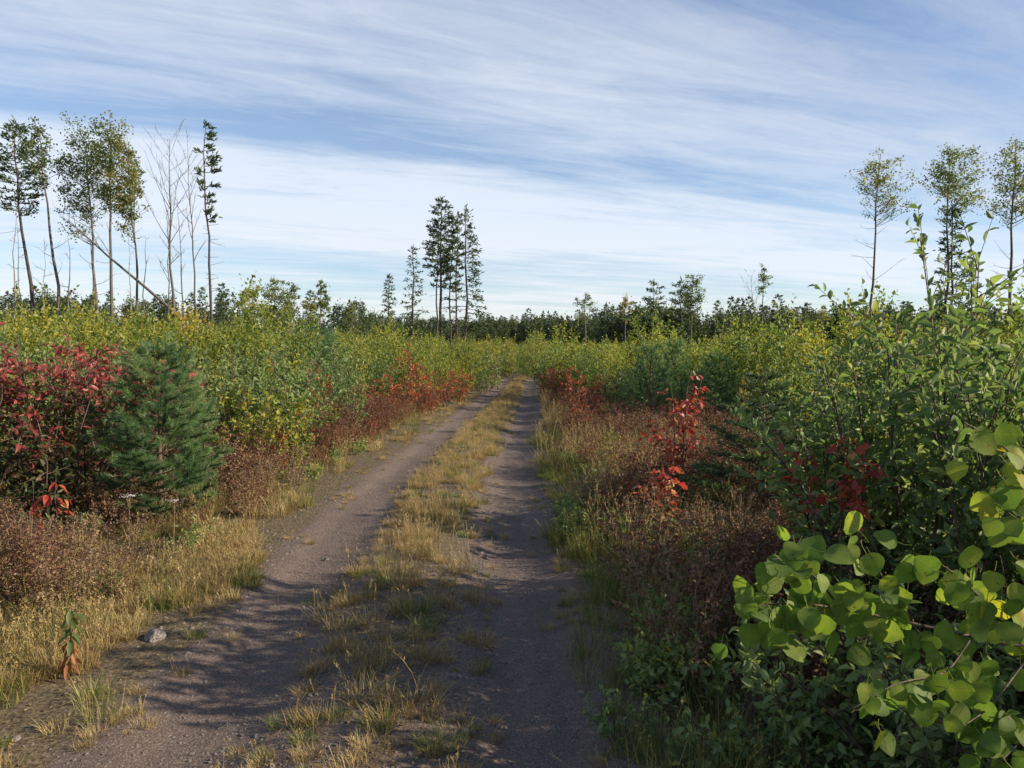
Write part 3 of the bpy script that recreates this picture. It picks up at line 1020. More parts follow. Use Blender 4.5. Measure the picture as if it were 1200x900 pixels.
class Species:
    """Meshes of one shrub, shared by all its copies."""

    def __init__(self, seed, mat, bark='twig', tmpl=OVAL, stem_merge=0, **kw):
        rng = np.random.default_rng(seed)
        stems, arr = shrub(rng, tmpl=tmpl, **kw)
        self.H = kw['H']
        self.arr, self.tmpl, self.mat = arr, tmpl, M[mat]
        self.stems = [g.mesh('stem', M[bark], True) for g in stems]
        g = Geo()
        leaves(g, tmpl, *arr)
        self.fol = g.mesh('foliage', M[mat])

    def place(self, name, label, cat, loc, rotz, scale, group=None, mat=None):
        t = thing(name, label, cat, loc, rotz, scale, group)
        for me in self.stems:
            link('stem', me, t)
        f = link('foliage', self.fol, t, 'stuff')
        if mat:
            f.material_slots[0].link = 'OBJECT'
            f.material_slots[0].material = M[mat]
        self.foliage_obj = f
        return t


def tint_norm(mu, sd):
    return lambda p, rng: np.clip(rng.normal(mu, sd, len(p)) + .12 * np.sin(p[:, 0] * 9 + p[:, 2] * 7), 0, 1)


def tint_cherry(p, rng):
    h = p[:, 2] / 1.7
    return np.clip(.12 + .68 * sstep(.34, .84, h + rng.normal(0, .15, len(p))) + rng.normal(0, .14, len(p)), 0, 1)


SP = {}
SP['willow'] = [Species(200 + k, 'willow', tmpl=RHOMB, H=1.75, W=1.5, n_stem=14, n_twig=13, n_leaf=10, L=.08, Wd=.034, upright=.5, start=.1, tint=tint_norm(.38, .2)) for k in range(2)]
SP['sapling'] = [Species(210 + k, 'sapling', tmpl=RHOMB, H=2.3, W=1.15, n_stem=7, n_twig=17, n_leaf=10, L=.075, Wd=.045, upright=.8, start=.08, tint=tint_norm(.5, .22), twig_len=.18) for k in range(3)]
SP['yellowgreen'] = [Species(220 + k, 'yellowgreen', tmpl=RHOMB, H=1.2, W=1.0, n_stem=11, n_twig=11, n_leaf=10, L=.06, Wd=.04, upright=.5, start=.08, tint=tint_norm(.45, .25)) for k in range(2)]
SP['red'] = [Species(230 + k, 'red', tmpl=RHOMB, H=1.3, W=.75, n_stem=6, n_twig=11, n_leaf=10, L=.055, Wd=.026, upright=.75, start=.2, droop=.45, tint=tint_norm(.48, .32)) for k in range(2)]
SP['brown'] = [Species(240 + k, 'brown', 'drystalk', RHOMB, H=.75, W=.7, n_stem=12, n_twig=10, n_leaf=12, L=.026, Wd=.012, upright=.7, start=.15, r0=.005, droop=.35, tint=tint_norm(.45, .25)) for k in range(3)]
SP['green'] = [Species(260 + k, 'willow', tmpl=OVAL, H=.28, W=.36, n_stem=7, n_twig=6, n_leaf=7, L=.034, Wd=.017, upright=.5, start=.15, r0=.003, tint=tint_norm(.3, .25)) for k in range(2)]
SP['rust'] = [Species(250 + k, 'rust', 'drystalk', RHOMB, H=.7, W=.75, n_stem=12, n_twig=11, n_leaf=12, L=.028, Wd=.014, upright=.65, start=.15, r0=.004, droop=.2, tint=tint_norm(.55, .25)) for k in range(2)]


def young_pine(rng, H, R, needle, nw, dens, whorl=.2, tint=(.2, .8), steep=.55):
    """Young conifer: whorls of upswept branches with side shoots clothed in needles."""
    st, nd, br = Geo(), Geo(), []
    poly = trunk_poly(rng, np.array([.02, .01, H * .98]), .006)
    tube(st, poly, np.linspace(.022 * H, .004, len(poly)), 6)

    def clothe(p, n, t):
        s = rng.uniform(.05, 1, n)
        pos = np.stack([np.interp(s, np.linspace(0, 1, len(p)), p[:, i]) for i in range(3)], 1)
        d = nrm(p[-1] - p[0])
        leaves(nd, NEEDLE, pos, d * .85 + rand_dir(rng, n) * .85 + np.array([0, 0, .15]), rand_dir(rng, n), needle * rng.uniform(.7, 1.2, n), nw, np.clip(t + rng.normal(0, .1, n) + .2 * (s - .5), 0, 1))

    z = .1
    while z < H * .97:
        q = z / H
        ln0 = R * (1.05 - q) ** .75 * (0.75 + .35 * min(1, q * 4)) + .03
        nb = 6 if q < .8 else 5
        off = rng.uniform(0, 6)
        for k in range(nb):
            th = off + k * 6.283 / nb + rng.normal(0, .2)
            ln = ln0 * rng.uniform(.75, 1.15)
            u = np.array([math.cos(th), math.sin(th), 0])
            a = on_trunk(poly, z / (H * .98))
            b = a + u * ln + np.array([0, 0, ln * steep * rng.uniform(.6, 1.4) * (.6 + q)])
            p = bez(a, a + u * ln * .55 + np.array([0, 0, ln * .1]), b, 6)
            g = Geo()
            tube(g, p, np.linspace(.006, .002, 6), 4)
            t = rng.uniform(*tint)
            clothe(p[2:], int(dens * ln * 1.2) + 8, t)
            m = max(2, int(ln / .09))
            for j in range(m):
                f = .3 + .7 * j / m
                a2 = on_trunk(p, f)
                sgn = 1 if j % 2 else -1
                side = np.cross(u, [0, 0, 1]) * sgn
                l2 = ln * .42 * (1.15 - f) + .05
                b2 = a2 + (u * .75 + side * .8 + np.array([0, 0, .35])) * l2
                p2 = bez(a2, (a2 + b2) / 2, b2, 3)
                tube(g, p2, np.linspace(.003, .0015, 3), 3)
                clothe(p2, int(dens * l2 * 1.2) + 6, t + .05)
            br.append(g)
        z += whorl * (1.1 - .4 * q) * rng.uniform(.85, 1.15)
    p = np.array([[.02, .01, H * .9], [.02, .01, H * .95], [.02, .01, H * 1.03]])
    clothe(p, int(dens * .2), .7)
    return st, br, nd


class Conifer:
    def __init__(self, seed, mat, **kw):
        st, br, nd = young_pine(np.random.default_rng(seed), **kw)
        self.H = kw['H']
        self.st = st.mesh('trunk', M['twig'], True)
        self.br = [g.mesh('branch', M['twig'], True) for g in br]
        self.nd = nd.mesh('needles', M[mat])

    def place(self, name, label, cat, loc, rotz, scale, group=None):
        t = thing(name, label, cat, loc, rotz, scale, group)
        link('trunk', self.st, t)
        for m in self.br:
            link('branch', m, t)
        self.needle_obj = link('needles', self.nd, t, 'stuff')
        return t


pine_near = Conifer(300, 'pine', H=1.62, R=.62, needle=.068, nw=.005, dens=800, whorl=.18, steep=.8, tint=(.1, .95))
pine_mid = Conifer(301, 'pine', H=1.7, R=.75, needle=.085, nw=.011, dens=170, whorl=.2, steep=.75)
spruce_mid = Conifer(302, 'darkpine', H=1.5, R=.7, needle=.045, nw=.009, dens=260, whorl=.15, steep=.2)


def gpos(px, Y):
    p = P(px, 500, Y)
    p[2] = surf(p[0], p[1]) - .02
    return p


def hgt(py, Y, X=0):
    return CAM_Z + (400 - py) / 900 * Y - float(gz(X, Y))


def put(sp, k, name, label, cat, px, Y, py_top, wscale=1.0, group=None, rot=None, mat=None):
    s = SP[sp][k % len(SP[sp])] if isinstance(sp, str) else sp
    loc = gpos(px, Y)
    h = hgt(py_top, Y, loc[0]) / s.H
    r = (px * 7.13 + Y * 3.7) % 6.28 if rot is None else rot
    kw = {'mat': mat} if mat else {}
    return s.place(name, label, cat, loc, r, (h * wscale, h * wscale, h), group, **kw)


G_SH = 'shrubs along the track'
pine_near.place('young_pine', 'bright green young pine at the verge beside the red-leaved bush', 'pine', gpos(186, 6.7), 1.0, (1.0, 1.0, hgt(405, 6.9, -3.1) / 1.65))

# left line, near to far
left_shrubs = [
    ('yellowgreen', 0, 'low_shrub', 'low yellow-green shrub just behind the bright young pine', 292, 8.3, 452, 1.1),
    ('yellowgreen', 1, 'low_shrub', 'yellowing shrub with reddish undersides farther along from the young pine', 335, 9.3, 447, 1.0),
    ('willow', 0, 'willow_shrub', 'dark green willow rising right behind the young pine tip', 262, 9.6, 400, 1.1),
    ('willow', 1, 'willow_shrub', 'tallest willow on the verge thicket, behind the yellowing shrub with reddish undersides', 335, 10.4, 393, 1.1),
    ('willow', 0, 'willow_shrub', 'rounded grey-green willow where the brown herbs begin', 398, 12.5, 405, .9),
    ('willow', 1, 'willow_shrub', 'willow between the red bush and the young pine, half hidden', 165, 9.6, 412, .9),
    ('yellowgreen', 1, 'low_shrub', 'bright yellow shrub edge beneath the rounded grey-green willow', 382, 11.3, 468, .9),
    ('red', 0, 'red_sapling', 'small red sapling low among brown herbs by the left wheel track', 436, 12.2, 482, .7),
    ('red', 1, 'red_sapling', 'little red shrub at the foot of the bright yellow shrub edge', 328, 9.0, 482, .7),
    ('red', 0, 'red_sapling', 'tall slim crimson sapling in front of the far yellow-green thicket', 478, 19, 392, .75),
    ('red', 1, 'red_sapling', 'crimson sapling leaning beside the tall slim crimson one', 494, 20, 415, 1.1),
    ('red', 0, 'red_sapling', 'orange-red shrub below the tall slim crimson sapling', 455, 17.5, 425, 1.2),
    ('red', 1, 'red_sapling', 'red shrub closest to where the left wheel track vanishes', 540, 25, 424, 1.4),
    ('red', 0, 'red_sapling', 'wide red shrub between crimson saplings and the vanishing track', 522, 23, 428, 1.4),
    ('sapling', 0, 'birch_sapling', 'yellow-green sapling nearest the track end on its sunlit side', 578, 36, 388, 1.3),
    ('sapling', 2, 'birch_sapling', 'sapling closing the view just where the left wheel track disappears', 596, 44, 390, 1.2),
    ('willow', 0, 'willow_shrub', 'rounded low willow at the foot of the saplings by the vanishing track', 568, 32, 408, 1.2),
    ('sapling', 1, 'birch_sapling', 'yellow-green sapling beside the wide red shrub', 545, 31, 388, 1.1),
    ('sapling', 2, 'birch_sapling', 'pale sapling behind the tall slim crimson sapling', 505, 27, 390, 1.1),
    ('sapling', 0, 'birch_sapling', 'fresh green sapling behind the orange-red shrub', 450, 22, 388, 1.1),
    ('sapling', 1, 'birch_sapling', 'slender sapling above the rounded grey-green willow', 420, 18, 390, 1.0),
]
left_shrubs += [
    ('red', 0, 'red_sapling', 'faded orange-red shrub in brown herbs between the small red sapling and the orange-red shrub', 418, 15, 432, 1.1),
    ('red', 1, 'red_sapling', 'bright red shrub low by the left rut, two steps before the wide red shrub', 505, 19.5, 440, 1.2),
    ('red', 1, 'red_sapling', 'red-topped sapling poking out of the rounded grey-green willow', 375, 12.0, 405, .6),
    ('red', 0, 'red_sapling', 'reddish sapling poking out above the golden saplings edge behind the young pine', 222, 9.0, 408, .55),
    ('red', 1, 'red_sapling', 'red sprig low in brown herbs beside the bright yellow shrub edge', 352, 10.0, 475, .9),
]
for sp, k, nm, lab, px, Y, top, ws in left_shrubs:
    put(sp, k, nm, lab, 'shrub', px, Y, top, ws, G_SH)
for px, Y, top, lab in [(160, 24, 362, 'golden sapling glowing below the slim sparse aspen'), (238, 26, 365, 'golden sapling just in front of the lone slender pine foot'), (132, 25, 368, 'golden yellow sapling below the tallest straight aspen'), (216, 25.5, 352, 'orange-tipped sapling under the bare birches')]:
    put('sapling', int(px) % 3, 'golden_sapling', lab, 'shrub', px, Y, top, .95, 'golden saplings', mat='gold')

right_shrubs = [
    ('red', 1, 'red_sapling', 'deep red shrub nearest the end of the right rut on its shaded side', 642, 26, 424, 1.5),
    ('red', 0, 'red_sapling', 'orange-tinged red shrub in dry grass between the low red shrub and the dark young pines', 690, 14.5, 440, 1.0),
    ('red', 0, 'red_sapling', 'small scarlet sprig low in the herbs left of the orange-red maple shoot', 728, 6.3, 545, .9),
    ('red', 0, 'red_sapling', 'dark red shrub against the green thicket where the right wheel track vanishes', 655, 22, 420, 1.3),
    ('red', 1, 'red_sapling', 'crimson shrub leaning toward the young pines, right of the vanishing track', 672, 18, 418, .9),
    ('red', 0, 'red_sapling', 'low red shrub standing in the dry grass beside the right wheel track', 682, 12.5, 455, .8),
    ('red', 1, 'red_sapling', 'brownish red shrub between the crimson shrub and the first young pine', 705, 17, 428, 1.0),
    ('willow', 0, 'willow_shrub', 'yellowish willow before the first dark young pine', 722, 17, 425, .9),
    ('sapling', 1, 'birch_sapling', 'first yellow-green sapling past the vanishing track on the shaded side', 640, 34, 388, 1.4),
    ('sapling', 0, 'birch_sapling', 'sapling leaning over the dark end of the right wheel track', 628, 42, 389, 1.3),
    ('willow', 1, 'willow_shrub', 'dark willow low beside the end of the right wheel track', 650, 30, 412, 1.3),
    ('sapling', 2, 'birch_sapling', 'bushy yellow-green sapling behind the dark red shrub', 660, 30, 392, 1.3),
    ('sapling', 0, 'birch_sapling', 'yellow-green sapling behind the brownish red shrub', 700, 26, 393, 1.3),
    ('sapling', 1, 'birch_sapling', 'fresh sapling between the two dark young pines', 800, 19, 402, 1.0),
    ('sapling', 2, 'birch_sapling', 'bright yellow-green sapling right of the second dark young pine', 876, 17, 412, .9),
    ('yellowgreen', 0, 'low_shrub', 'small fresh green bush in the dry grass before the red maple', 716, 8.4, 500, .62),
]
for sp, k, nm, lab, px, Y, top, ws in right_shrubs:
    put(sp, k, nm, lab, 'shrub', px, Y, top, ws, G_SH, mat='sapling' if 'small fresh' in lab else None)
put('sapling', 1, 'golden_sapling', 'small golden orange sapling before the second dark young pine', 'shrub', 872, 12.5, 438, .45, 'golden saplings', mat='gold')
G_YP = 'young conifers in the thicket'
for c, px, Y, top, ws, lab in [
    (pine_mid, 762, 14.5, 404, .72, 'dark bushy young pine, first of the pair behind the dry grass clearing'),
    (pine_mid, 842, 13.5, 416, .95, 'dark spreading young pine, second of the pair behind the red maple'),
    (spruce_mid, 892, 6.3, 436, 1.1, 'dark shaded young spruce between the red maple and the large willow'),
    (pine_mid, 790, 16.5, 400, .7, 'young pine tip half hidden between the bushy and the spreading pine'),
    (pine_mid, 208, 16, 395, .9, 'dark young pine deep in the thicket above the bright young pine'),
]:
    loc = gpos(px, Y)
    h = hgt(top, Y, loc[0]) / c.H
    c.place('young_pine' if c is pine_mid else 'young_spruce', lab, 'pine' if c is pine_mid else 'spruce', loc, px, (h * ws, h * ws, h), G_YP)


# red-leaved bush at the left edge: its 300 largest leaves are parts
def leaf_variants(tmpl, L, Wd, mat, tints, name='leaf', petiole=0.0, pr=.001, bark=None):
    out = []
    rng = np.random.default_rng(17)
    for t in tints:
        g = Geo()
        TV, TT = tmpl
        V = TV.copy()
        if petiole:
            V[1:] += rng.normal(0, .012, (len(V) - 1, 3))
            V[:, 2] += .25 * rng.normal() * V[:, 0] ** 2 - .2 * abs(rng.normal()) * V[:, 1] ** 2
        V[:, 0] *= Wd
        V[:, 1:] *= L
        V[:, 2] += .12 * L * np.sin(TV[:, 1] * 3 + rng.uniform(0, 6)) * rng.uniform(.2, 1) + TV[:, 0] * L * rng.uniform(-.25, .25) * TV[:, 1]
        V[:, 2] -= V[0, 2]
        V[:, 1] += petiole
        tv = np.full(len(TV), t)
        if petiole:
            tv[2::3] += .10
            tv = tv + rng.normal(0, .03, len(TV))
        g.add(V, TT, tv)
        if petiole:
            tube(g, np.array([[0, 0, 0], [0, petiole * .5, -.003], [0, petiole, 0]]), pr, 3, t)
        out.append(g.mesh(name, M[mat], True))
    return out


def leaf_matrix(pos, d, n, s):
    from mathutils import Matrix
    d = Vector(d).normalized()
    x = d.cross(Vector(n)).normalized()
    z = x.cross(d)
    m = Matrix((( x.x * s, d.x * s, z.x * s, pos[0]), (x.y * s, d.y * s, z.y * s, pos[1]), (x.z * s, d.z * s, z.z * s, pos[2]), (0, 0, 0, 1)))
    return m


def leafy_thing(seed, name, label, cat, loc, mat, tmpl, n_parts, view=(0, -1, .2), group=None, rotz=0, scale=1, petiole=.0, tints=None, bark='twig', pick=None, **kw):
    """A near shrub whose largest-showing leaves are parts of their own, the others one part."""
    rng = np.random.default_rng(seed)
    stems, (LP, LD, LN, Ls, Ws, tn) = shrub(rng, tmpl=tmpl, **kw)
    t = thing(name, label, cat, loc, rotz, scale, group)
    for g in stems:
        link('stem', g.mesh('stem', M[bark], True), t)
    score = LP @ np.array(view) + Ls * 3
    if pick is not None:
        score = score + pick(LP)
    order = np.argsort(-score)
    own, rest = order[:n_parts], order[n_parts:]
    tints = tints or [.1, .3, .45, .6, .8, .95]
    vs = leaf_variants(tmpl, kw['L'], kw['Wd'], mat, tints)
    for i in own:
        k = int(np.argmin(np.abs(np.array(tints) - tn[i])))
        o = link('leaf', vs[k], t)
        o.matrix_local = leaf_matrix(LP[i], LD[i], LN[i], Ls[i] / kw['L'])
    g = Geo()
    leaves(g, tmpl, LP[rest], LD[rest], LN[rest], Ls[rest], Ws[rest], tn[rest])
    link('foliage', g.mesh('foliage', M[mat]), t, 'stuff')
    return t


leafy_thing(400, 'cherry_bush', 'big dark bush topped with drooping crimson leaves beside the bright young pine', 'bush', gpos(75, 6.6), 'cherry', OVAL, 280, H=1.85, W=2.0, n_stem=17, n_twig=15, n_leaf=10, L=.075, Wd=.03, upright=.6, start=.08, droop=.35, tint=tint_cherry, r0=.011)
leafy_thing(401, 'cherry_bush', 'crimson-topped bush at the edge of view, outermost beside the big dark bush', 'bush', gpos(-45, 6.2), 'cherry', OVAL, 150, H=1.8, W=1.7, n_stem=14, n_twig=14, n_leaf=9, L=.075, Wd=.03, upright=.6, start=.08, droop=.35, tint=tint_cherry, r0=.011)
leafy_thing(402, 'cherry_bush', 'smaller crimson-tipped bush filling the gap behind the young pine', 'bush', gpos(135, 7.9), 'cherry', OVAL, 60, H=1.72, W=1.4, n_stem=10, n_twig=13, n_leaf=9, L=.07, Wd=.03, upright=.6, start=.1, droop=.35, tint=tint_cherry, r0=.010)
leafy_thing(403, 'red_maple', 'bright scarlet maple sapling alone in the dry clearing right of the track', 'sapling', gpos(797, 6.9), 'red', LOBED, 240, H=1.42, W=.55, n_stem=5, n_twig=14, n_leaf=6, L=.06, Wd=.04, upright=.85, start=.22, droop=.55, tint=tint_norm(.4, .2), twig_len=.16, r0=.008)
leafy_thing(404, 'red_maple', 'short orange-red maple shoot at the foot of the scarlet sapling', 'sapling', gpos(778, 5.7), 'red', LOBED, 90, H=.82, W=.4, n_stem=3, n_twig=9, n_leaf=5, L=.065, Wd=.045, upright=.8, start=.3, droop=.5, tint=tint_norm(.75, .15), twig_len=.2, r0=.006)
leafy_thing(405, 'cherry_seedling', 'thin lone stem with a few hanging crimson leaves before the big dark bush', 'sapling', gpos(52, 5.2), 'red', OVAL, 40, H=.86, W=.3, n_stem=2, n_twig=5, n_leaf=4, L=.075, Wd=.03, upright=.9, start=.55, droop=.9, tint=tint_norm(.55, .15), twig_len=.16, r0=.005)

# large willow at the right and its neighbours
W = dict(n_twig=16, n_leaf=12, L=.066, Wd=.026, upright=.62, start=.06, r0=.010, tint=tint_norm(.36, .2))


def gp(px, Y):
    return gpos(px, Y)


leafy_thing(410, 'willow_bush', 'large leafy willow filling the right side behind the aspen branch', 'bush', gp(1085, 3.7), 'willow', WILLOW, 300, H=1.78, W=1.7, n_stem=20, view=(-.3, -1, .3), **W)
leafy_thing(411, 'willow_bush', 'lower willow reaching toward the dry brown herbs and the shaded spruce', 'bush', gp(1005, 4.2), 'willow', WILLOW, 260, H=1.3, W=1.15, n_stem=15, view=(-.3, -1, .3), **W)
leafy_thing(412, 'willow_bush', 'willow at the right picture edge behind the hanging yellow aspen leaves', 'bush', gp(1205, 3.2), 'willow', WILLOW, 200, H=1.72, W=1.4, n_stem=16, view=(-.3, -1, .3), **W)
leafy_thing(413, 'willow_bush', 'willow behind the large one, between it and the far clearing', 'bush', gp(1010, 6.3), 'willow', WILLOW, 120, H=1.55, W=1.7, n_stem=16, view=(-.3, -1, .3), **W)
leafy_thing(414, 'willow_bush', 'tall-shooted willow whose leafy tips stand against the sky', 'bush', gp(1112, 4.4), 'willow', WILLOW, 200, H=2.36, W=1.3, n_stem=10, view=(-.2, -.3, 1.2), **dict(W, upright=.85, n_twig=17, n_leaf=11, L=.07, Wd=.03))
leafy_thing(415, 'willow_bush', 'low willow at the track verge under the aspen branch', 'bush', gp(985, 2.7), 'willow', WILLOW, 120, H=.72, W=.9, n_stem=10, view=(-.3, -1, .3), **dict(W, L=.045, Wd=.02))
leafy_thing(416, 'willow_bush', 'short willow below the large one beneath the aspen twig', 'bush', gp(1110, 2.5), 'willow', WILLOW, 120, H=.75, W=1.0, n_stem=11, view=(-.3, -1, .3), **dict(W, L=.045, Wd=.02))
leafy_thing(417, 'red_maple', 'cluster of crimson leaves on a sapling poking out of the large willow', 'sapling', gp(982, 3.35), 'red', LOBED, 130, H=1.43, W=.4, n_stem=4, n_twig=7, n_leaf=6, L=.05, Wd=.035, upright=.9, start=.72, droop=.5, tint=tint_norm(.4, .2), twig_len=.13, r0=.006)


# aspen sapling at the right edge: branches, every leaf a part
def aspen_foreground():
    rng = np.random.default_rng(500)
    loc = np.array([1.16, 1.42, float(gz(1.16, 1.42))])
    t = thing('aspen_sapling', 'near aspen sapling reaching in with round green leaves on a thin dark branch', 'sapling', loc)
    g = Geo()
    p = np.array([[0, 0, -.05], [.02, 0, .5], [-.01, .02, 1.0], [.02, .01, 1.5], [.0, 0, 1.95]])
    tube(g, p, [.014, .012, .010, .007, .004], 7)
    link('trunk', g.mesh('trunk', M['twig'], True), t)
    tints = [.05, .2, .32, .45, .55, .65, .8, .95]
    vs = leaf_variants(ROUND, .043, .043, 'aspenleaf', tints, petiole=.024, pr=.0008)
    big = []

    def branch(pts, r):
        b = Geo()
        pts = np.array(pts) - loc
        k = 14
        s = np.linspace(0, 1, len(pts))
        q = np.stack([np.interp(np.linspace(0, 1, k), s, pts[:, i]) for i in range(3)], 1)
        q[1:-1] = (q[:-2] + q[1:-1] * 2 + q[2:]) / 4
        tube(b, q, np.linspace(r, r * .35, k), 6)
        return link('branch', b.mesh('branch', M['twig'], True), t), q

    def leaf(par, pos, sz, yel):
        # blades hang with the face toward the open side, each turned its own way
        d = np.array([rng.normal(0, .55), rng.normal(-.15, .35), rng.normal(-.45, .55)])
        nn = np.array([rng.normal(-.2, .45), -1, rng.normal(.35, .4)])
        k = int(np.clip(rng.normal(3.0 + 4 * yel, 1.4), 0, 7))
        o = link('leaf', vs[k], par)
        o.matrix_local = leaf_matrix(pos, d, nn, sz)

    specs = [
        ([P(1215, 760, 1.36), P(1120, 742, 1.30), P(1000, 715, 1.27), P(925, 705, 1.25), P(875, 712, 1.22)], .0035, 70, .15),
        ([P(1070, 728, 1.29), P(1042, 690, 1.26), P(1025, 660, 1.24), P(1015, 640, 1.22)], .002, 18, .3),
        ([P(985, 713, 1.26), P(960, 680, 1.22), P(930, 655, 1.2), P(905, 655, 1.18)], .002, 24, .25),
        ([P(1140, 745, 1.31), P(1110, 790, 1.26), P(1050, 800, 1.2), P(1000, 830, 1.17)], .002, 30, .12),
        ([P(1180, 755, 1.34), P(1150, 700, 1.3), P(1110, 665, 1.27), P(1085, 655, 1.24)], .0022, 28, .35),
        ([P(1195, 758, 1.35), P(1180, 690, 1.28), P(1172, 650, 1.26)], .002, 18, .35),
        ([P(1205, 770, 1.35), P(1160, 830, 1.27), P(1130, 850, 1.22)], .002, 24, .1),
        ([P(1215, 820, 1.33), P(1195, 870, 1.25), P(1175, 890, 1.2)], .002, 14, .1),
    ]
    for pts, r, n, yel in specs:
        par, q = branch(pts, r)
        for i in range(n):
            f = rng.uniform(.05, 1.02) if n != 70 else rng.uniform(.2, 1.0)
            pos = on_trunk(q, f) + rng.normal(0, .022, 3)
            leaf(par, pos, rng.uniform(.6, 1.0), yel)
    # upper twig with yellowing leaves
    par, q = branch([P(1235, 640, 1.38), P(1205, 560, 1.3), P(1175, 520, 1.25), P(1130, 495, 1.22)], .0025)
    for i in range(22):
        pos = on_trunk(q, rng.uniform(.15, 1.0)) + rng.normal(0, .018, 3) + np.array([0, 0, -.02])
        leaf(par, pos, rng.uniform(.7, .95), .5)
    par, q = branch([P(1225, 650, 1.36), P(1195, 610, 1.28), P(1165, 590, 1.24)], .002)
    for i in range(10):
        leaf(par, on_trunk(q, rng.uniform(.2, 1.0)) + rng.normal(0, .018, 3), rng.uniform(.7, .95), .45)
    # leaves on the stem above and outside the view
    par, q = branch([loc + np.array([0, 0, 1.1]), loc + np.array([.2, -.1, 1.4]), loc + np.array([.35, -.15, 1.6])], .003)
    for i in range(24):
        leaf(par, on_trunk(q, rng.uniform(.2, 1.0)) + rng.normal(0, .05, 3), rng.uniform(.7, 1.1), .3)


aspen_foreground()

# ------------------------------------------------------------------ grasses, herbs, stones (one of each kind as a thing, the rest as stuff)


def blades(geo, rng, n, radius, h0, h1, w, lean=.35, tint=(.2, .9), curve=.5):
    th = rng.uniform(0, 6.283, n)
    rr = radius * np.sqrt(rng.uniform(0, 1, n))
    base = np.stack([rr * np.cos(th), rr * np.sin(th), np.full(n, -.01)], 1)
    az = th + rng.normal(0, 1.0, n)
    h = rng.uniform(h0, h1, n)
    ln = np.abs(rng.normal(lean, .2, n))
    hd = np.stack([np.cos(az), np.sin(az), np.zeros(n)], 1)
    sd = np.stack([-np.sin(az + rng.normal(0, .6, n)), np.cos(az), np.zeros(n)], 1)
    lev = np.array([0, .35, .7, 1.0])
    ws = np.array([1, .85, .55, 0.08])
    V = []
    for s, k in zip(lev, ws):
        c = base + hd * (h * (ln * s + curve * ln * s * s))[:, None]
        c[:, 2] += h * (s - .25 * ln * s * s)
        V += [c - sd * w * k / 2, c + sd * w * k / 2]
    V = np.stack(V, 1)
    T0 = []
    for i in range(3):
        a = 2 * i
        T0 += [(a, a + 1, a + 3), (a, a + 3, a + 2)]
    T = (np.array(T0)[None] + (np.arange(n) * 8)[:, None, None]).reshape(-1, 3)
    tv = rng.uniform(*tint, n)
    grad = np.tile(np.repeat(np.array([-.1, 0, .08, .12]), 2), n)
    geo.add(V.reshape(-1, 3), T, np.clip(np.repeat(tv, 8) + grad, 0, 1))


def seed_stalks(geo, rng, n, radius, h0, h1, w=.0022):
    for _ in range(n):
        th, rr = rng.uniform(0, 6.28), radius * math.sqrt(rng.uniform())
        a = np.array([rr * math.cos(th), rr * math.sin(th), -.01])
        h = rng.uniform(h0, h1)
        b = a + np.array([rng.normal(0, .18) * h, rng.normal(0, .18) * h, h])
        p = bez(a, a + np.array([0, 0, h * .6]), b, 5)
        tube(geo, p, np.linspace(w, w * .5, 5), 3, rng.uniform(.4, .9))
        m = 14
        s = rng.uniform(.72, 1.02, m)
        pos = np.stack([np.interp(s, np.linspace(0, 1, 5), p[:, i]) for i in range(3)], 1)
        leaves(geo, RHOMB, pos, rng.normal(0, .4, (m, 3)) + np.array([0, 0, .8]), rand_dir(rng, m), .018, .006, rng.uniform(.5, 1, m))


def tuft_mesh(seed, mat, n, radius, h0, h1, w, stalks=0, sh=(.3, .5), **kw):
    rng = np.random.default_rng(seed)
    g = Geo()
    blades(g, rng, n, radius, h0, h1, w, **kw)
    if stalks:
        seed_stalks(g, rng, stalks, radius, *sh)
    return g.mesh('grass_tuft', M[mat])


TM = {
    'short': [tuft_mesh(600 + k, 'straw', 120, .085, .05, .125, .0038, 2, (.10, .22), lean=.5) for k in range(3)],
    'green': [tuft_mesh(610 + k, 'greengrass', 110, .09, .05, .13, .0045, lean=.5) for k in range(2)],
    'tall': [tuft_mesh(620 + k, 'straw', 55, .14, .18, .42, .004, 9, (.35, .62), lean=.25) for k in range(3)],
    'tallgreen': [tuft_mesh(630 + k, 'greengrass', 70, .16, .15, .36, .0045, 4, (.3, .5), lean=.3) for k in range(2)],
}
G_TUFT = 'grass tufts on the track'
protos = {k: [] for k in TM}


def tuft(kind, k, label, px, py, s=1.0):
    for Y in np.linspace(2, 30, 561):
        X = P(px, py, Y)
        if X[2] <= surf(X[0], Y):
            break
    o = bpy.data.objects.new('grass_tuft', TM[kind][k % len(TM[kind])])
    col.objects.link(o)
    o.location = (X[0], Y, float(surf(X[0], Y)))
    o.rotation_euler = (0, 0, px * 1.7)
    o.scale = (s, s, s)
    tag(o, label, 'grass', G_TUFT)
    protos[kind].append(o)
    return o


tuft('short', 0, 'golden tuft beside the pale stones, largest on the strip between the ruts', 487, 838, 1.25)
tuft('short', 1, 'pair-forming straw tuft left of the largest golden tuft', 427, 818, 1.1)
tuft('short', 2, 'orange-tinged tuft farther up the middle strip, rounded', 493, 778, 1.0)
tuft('green', 0, 'green tuft at the bottom of the strip between the ruts', 442, 858, .8)
tuft('green', 1, 'fresh green low tuft in the middle strip among straw grass', 483, 722, 1.2)
tuft('short', 0, 'small yellow tuft at the inner edge of the left rut', 365, 790, .7)
tuft('short', 1, 'tiny straw tuft low inside the left rut', 352, 855, .6)
tuft('green', 0, 'small olive tuft inside the left rut near the picture bottom', 357, 872, .6)
tuft('green', 1, 'dark green tuft at the very bottom of the middle strip', 503, 885, .6)
tuft('tall', 0, 'tall straw clump with seed heads on the middle strip', 470, 690, .75)
tuft('tall', 1, 'pale seed-headed clump half way up the middle strip', 505, 655, .75)
tuft('tall', 2, 'tall pale grass clump at the verge beside the right rut', 640, 545, 1.0)
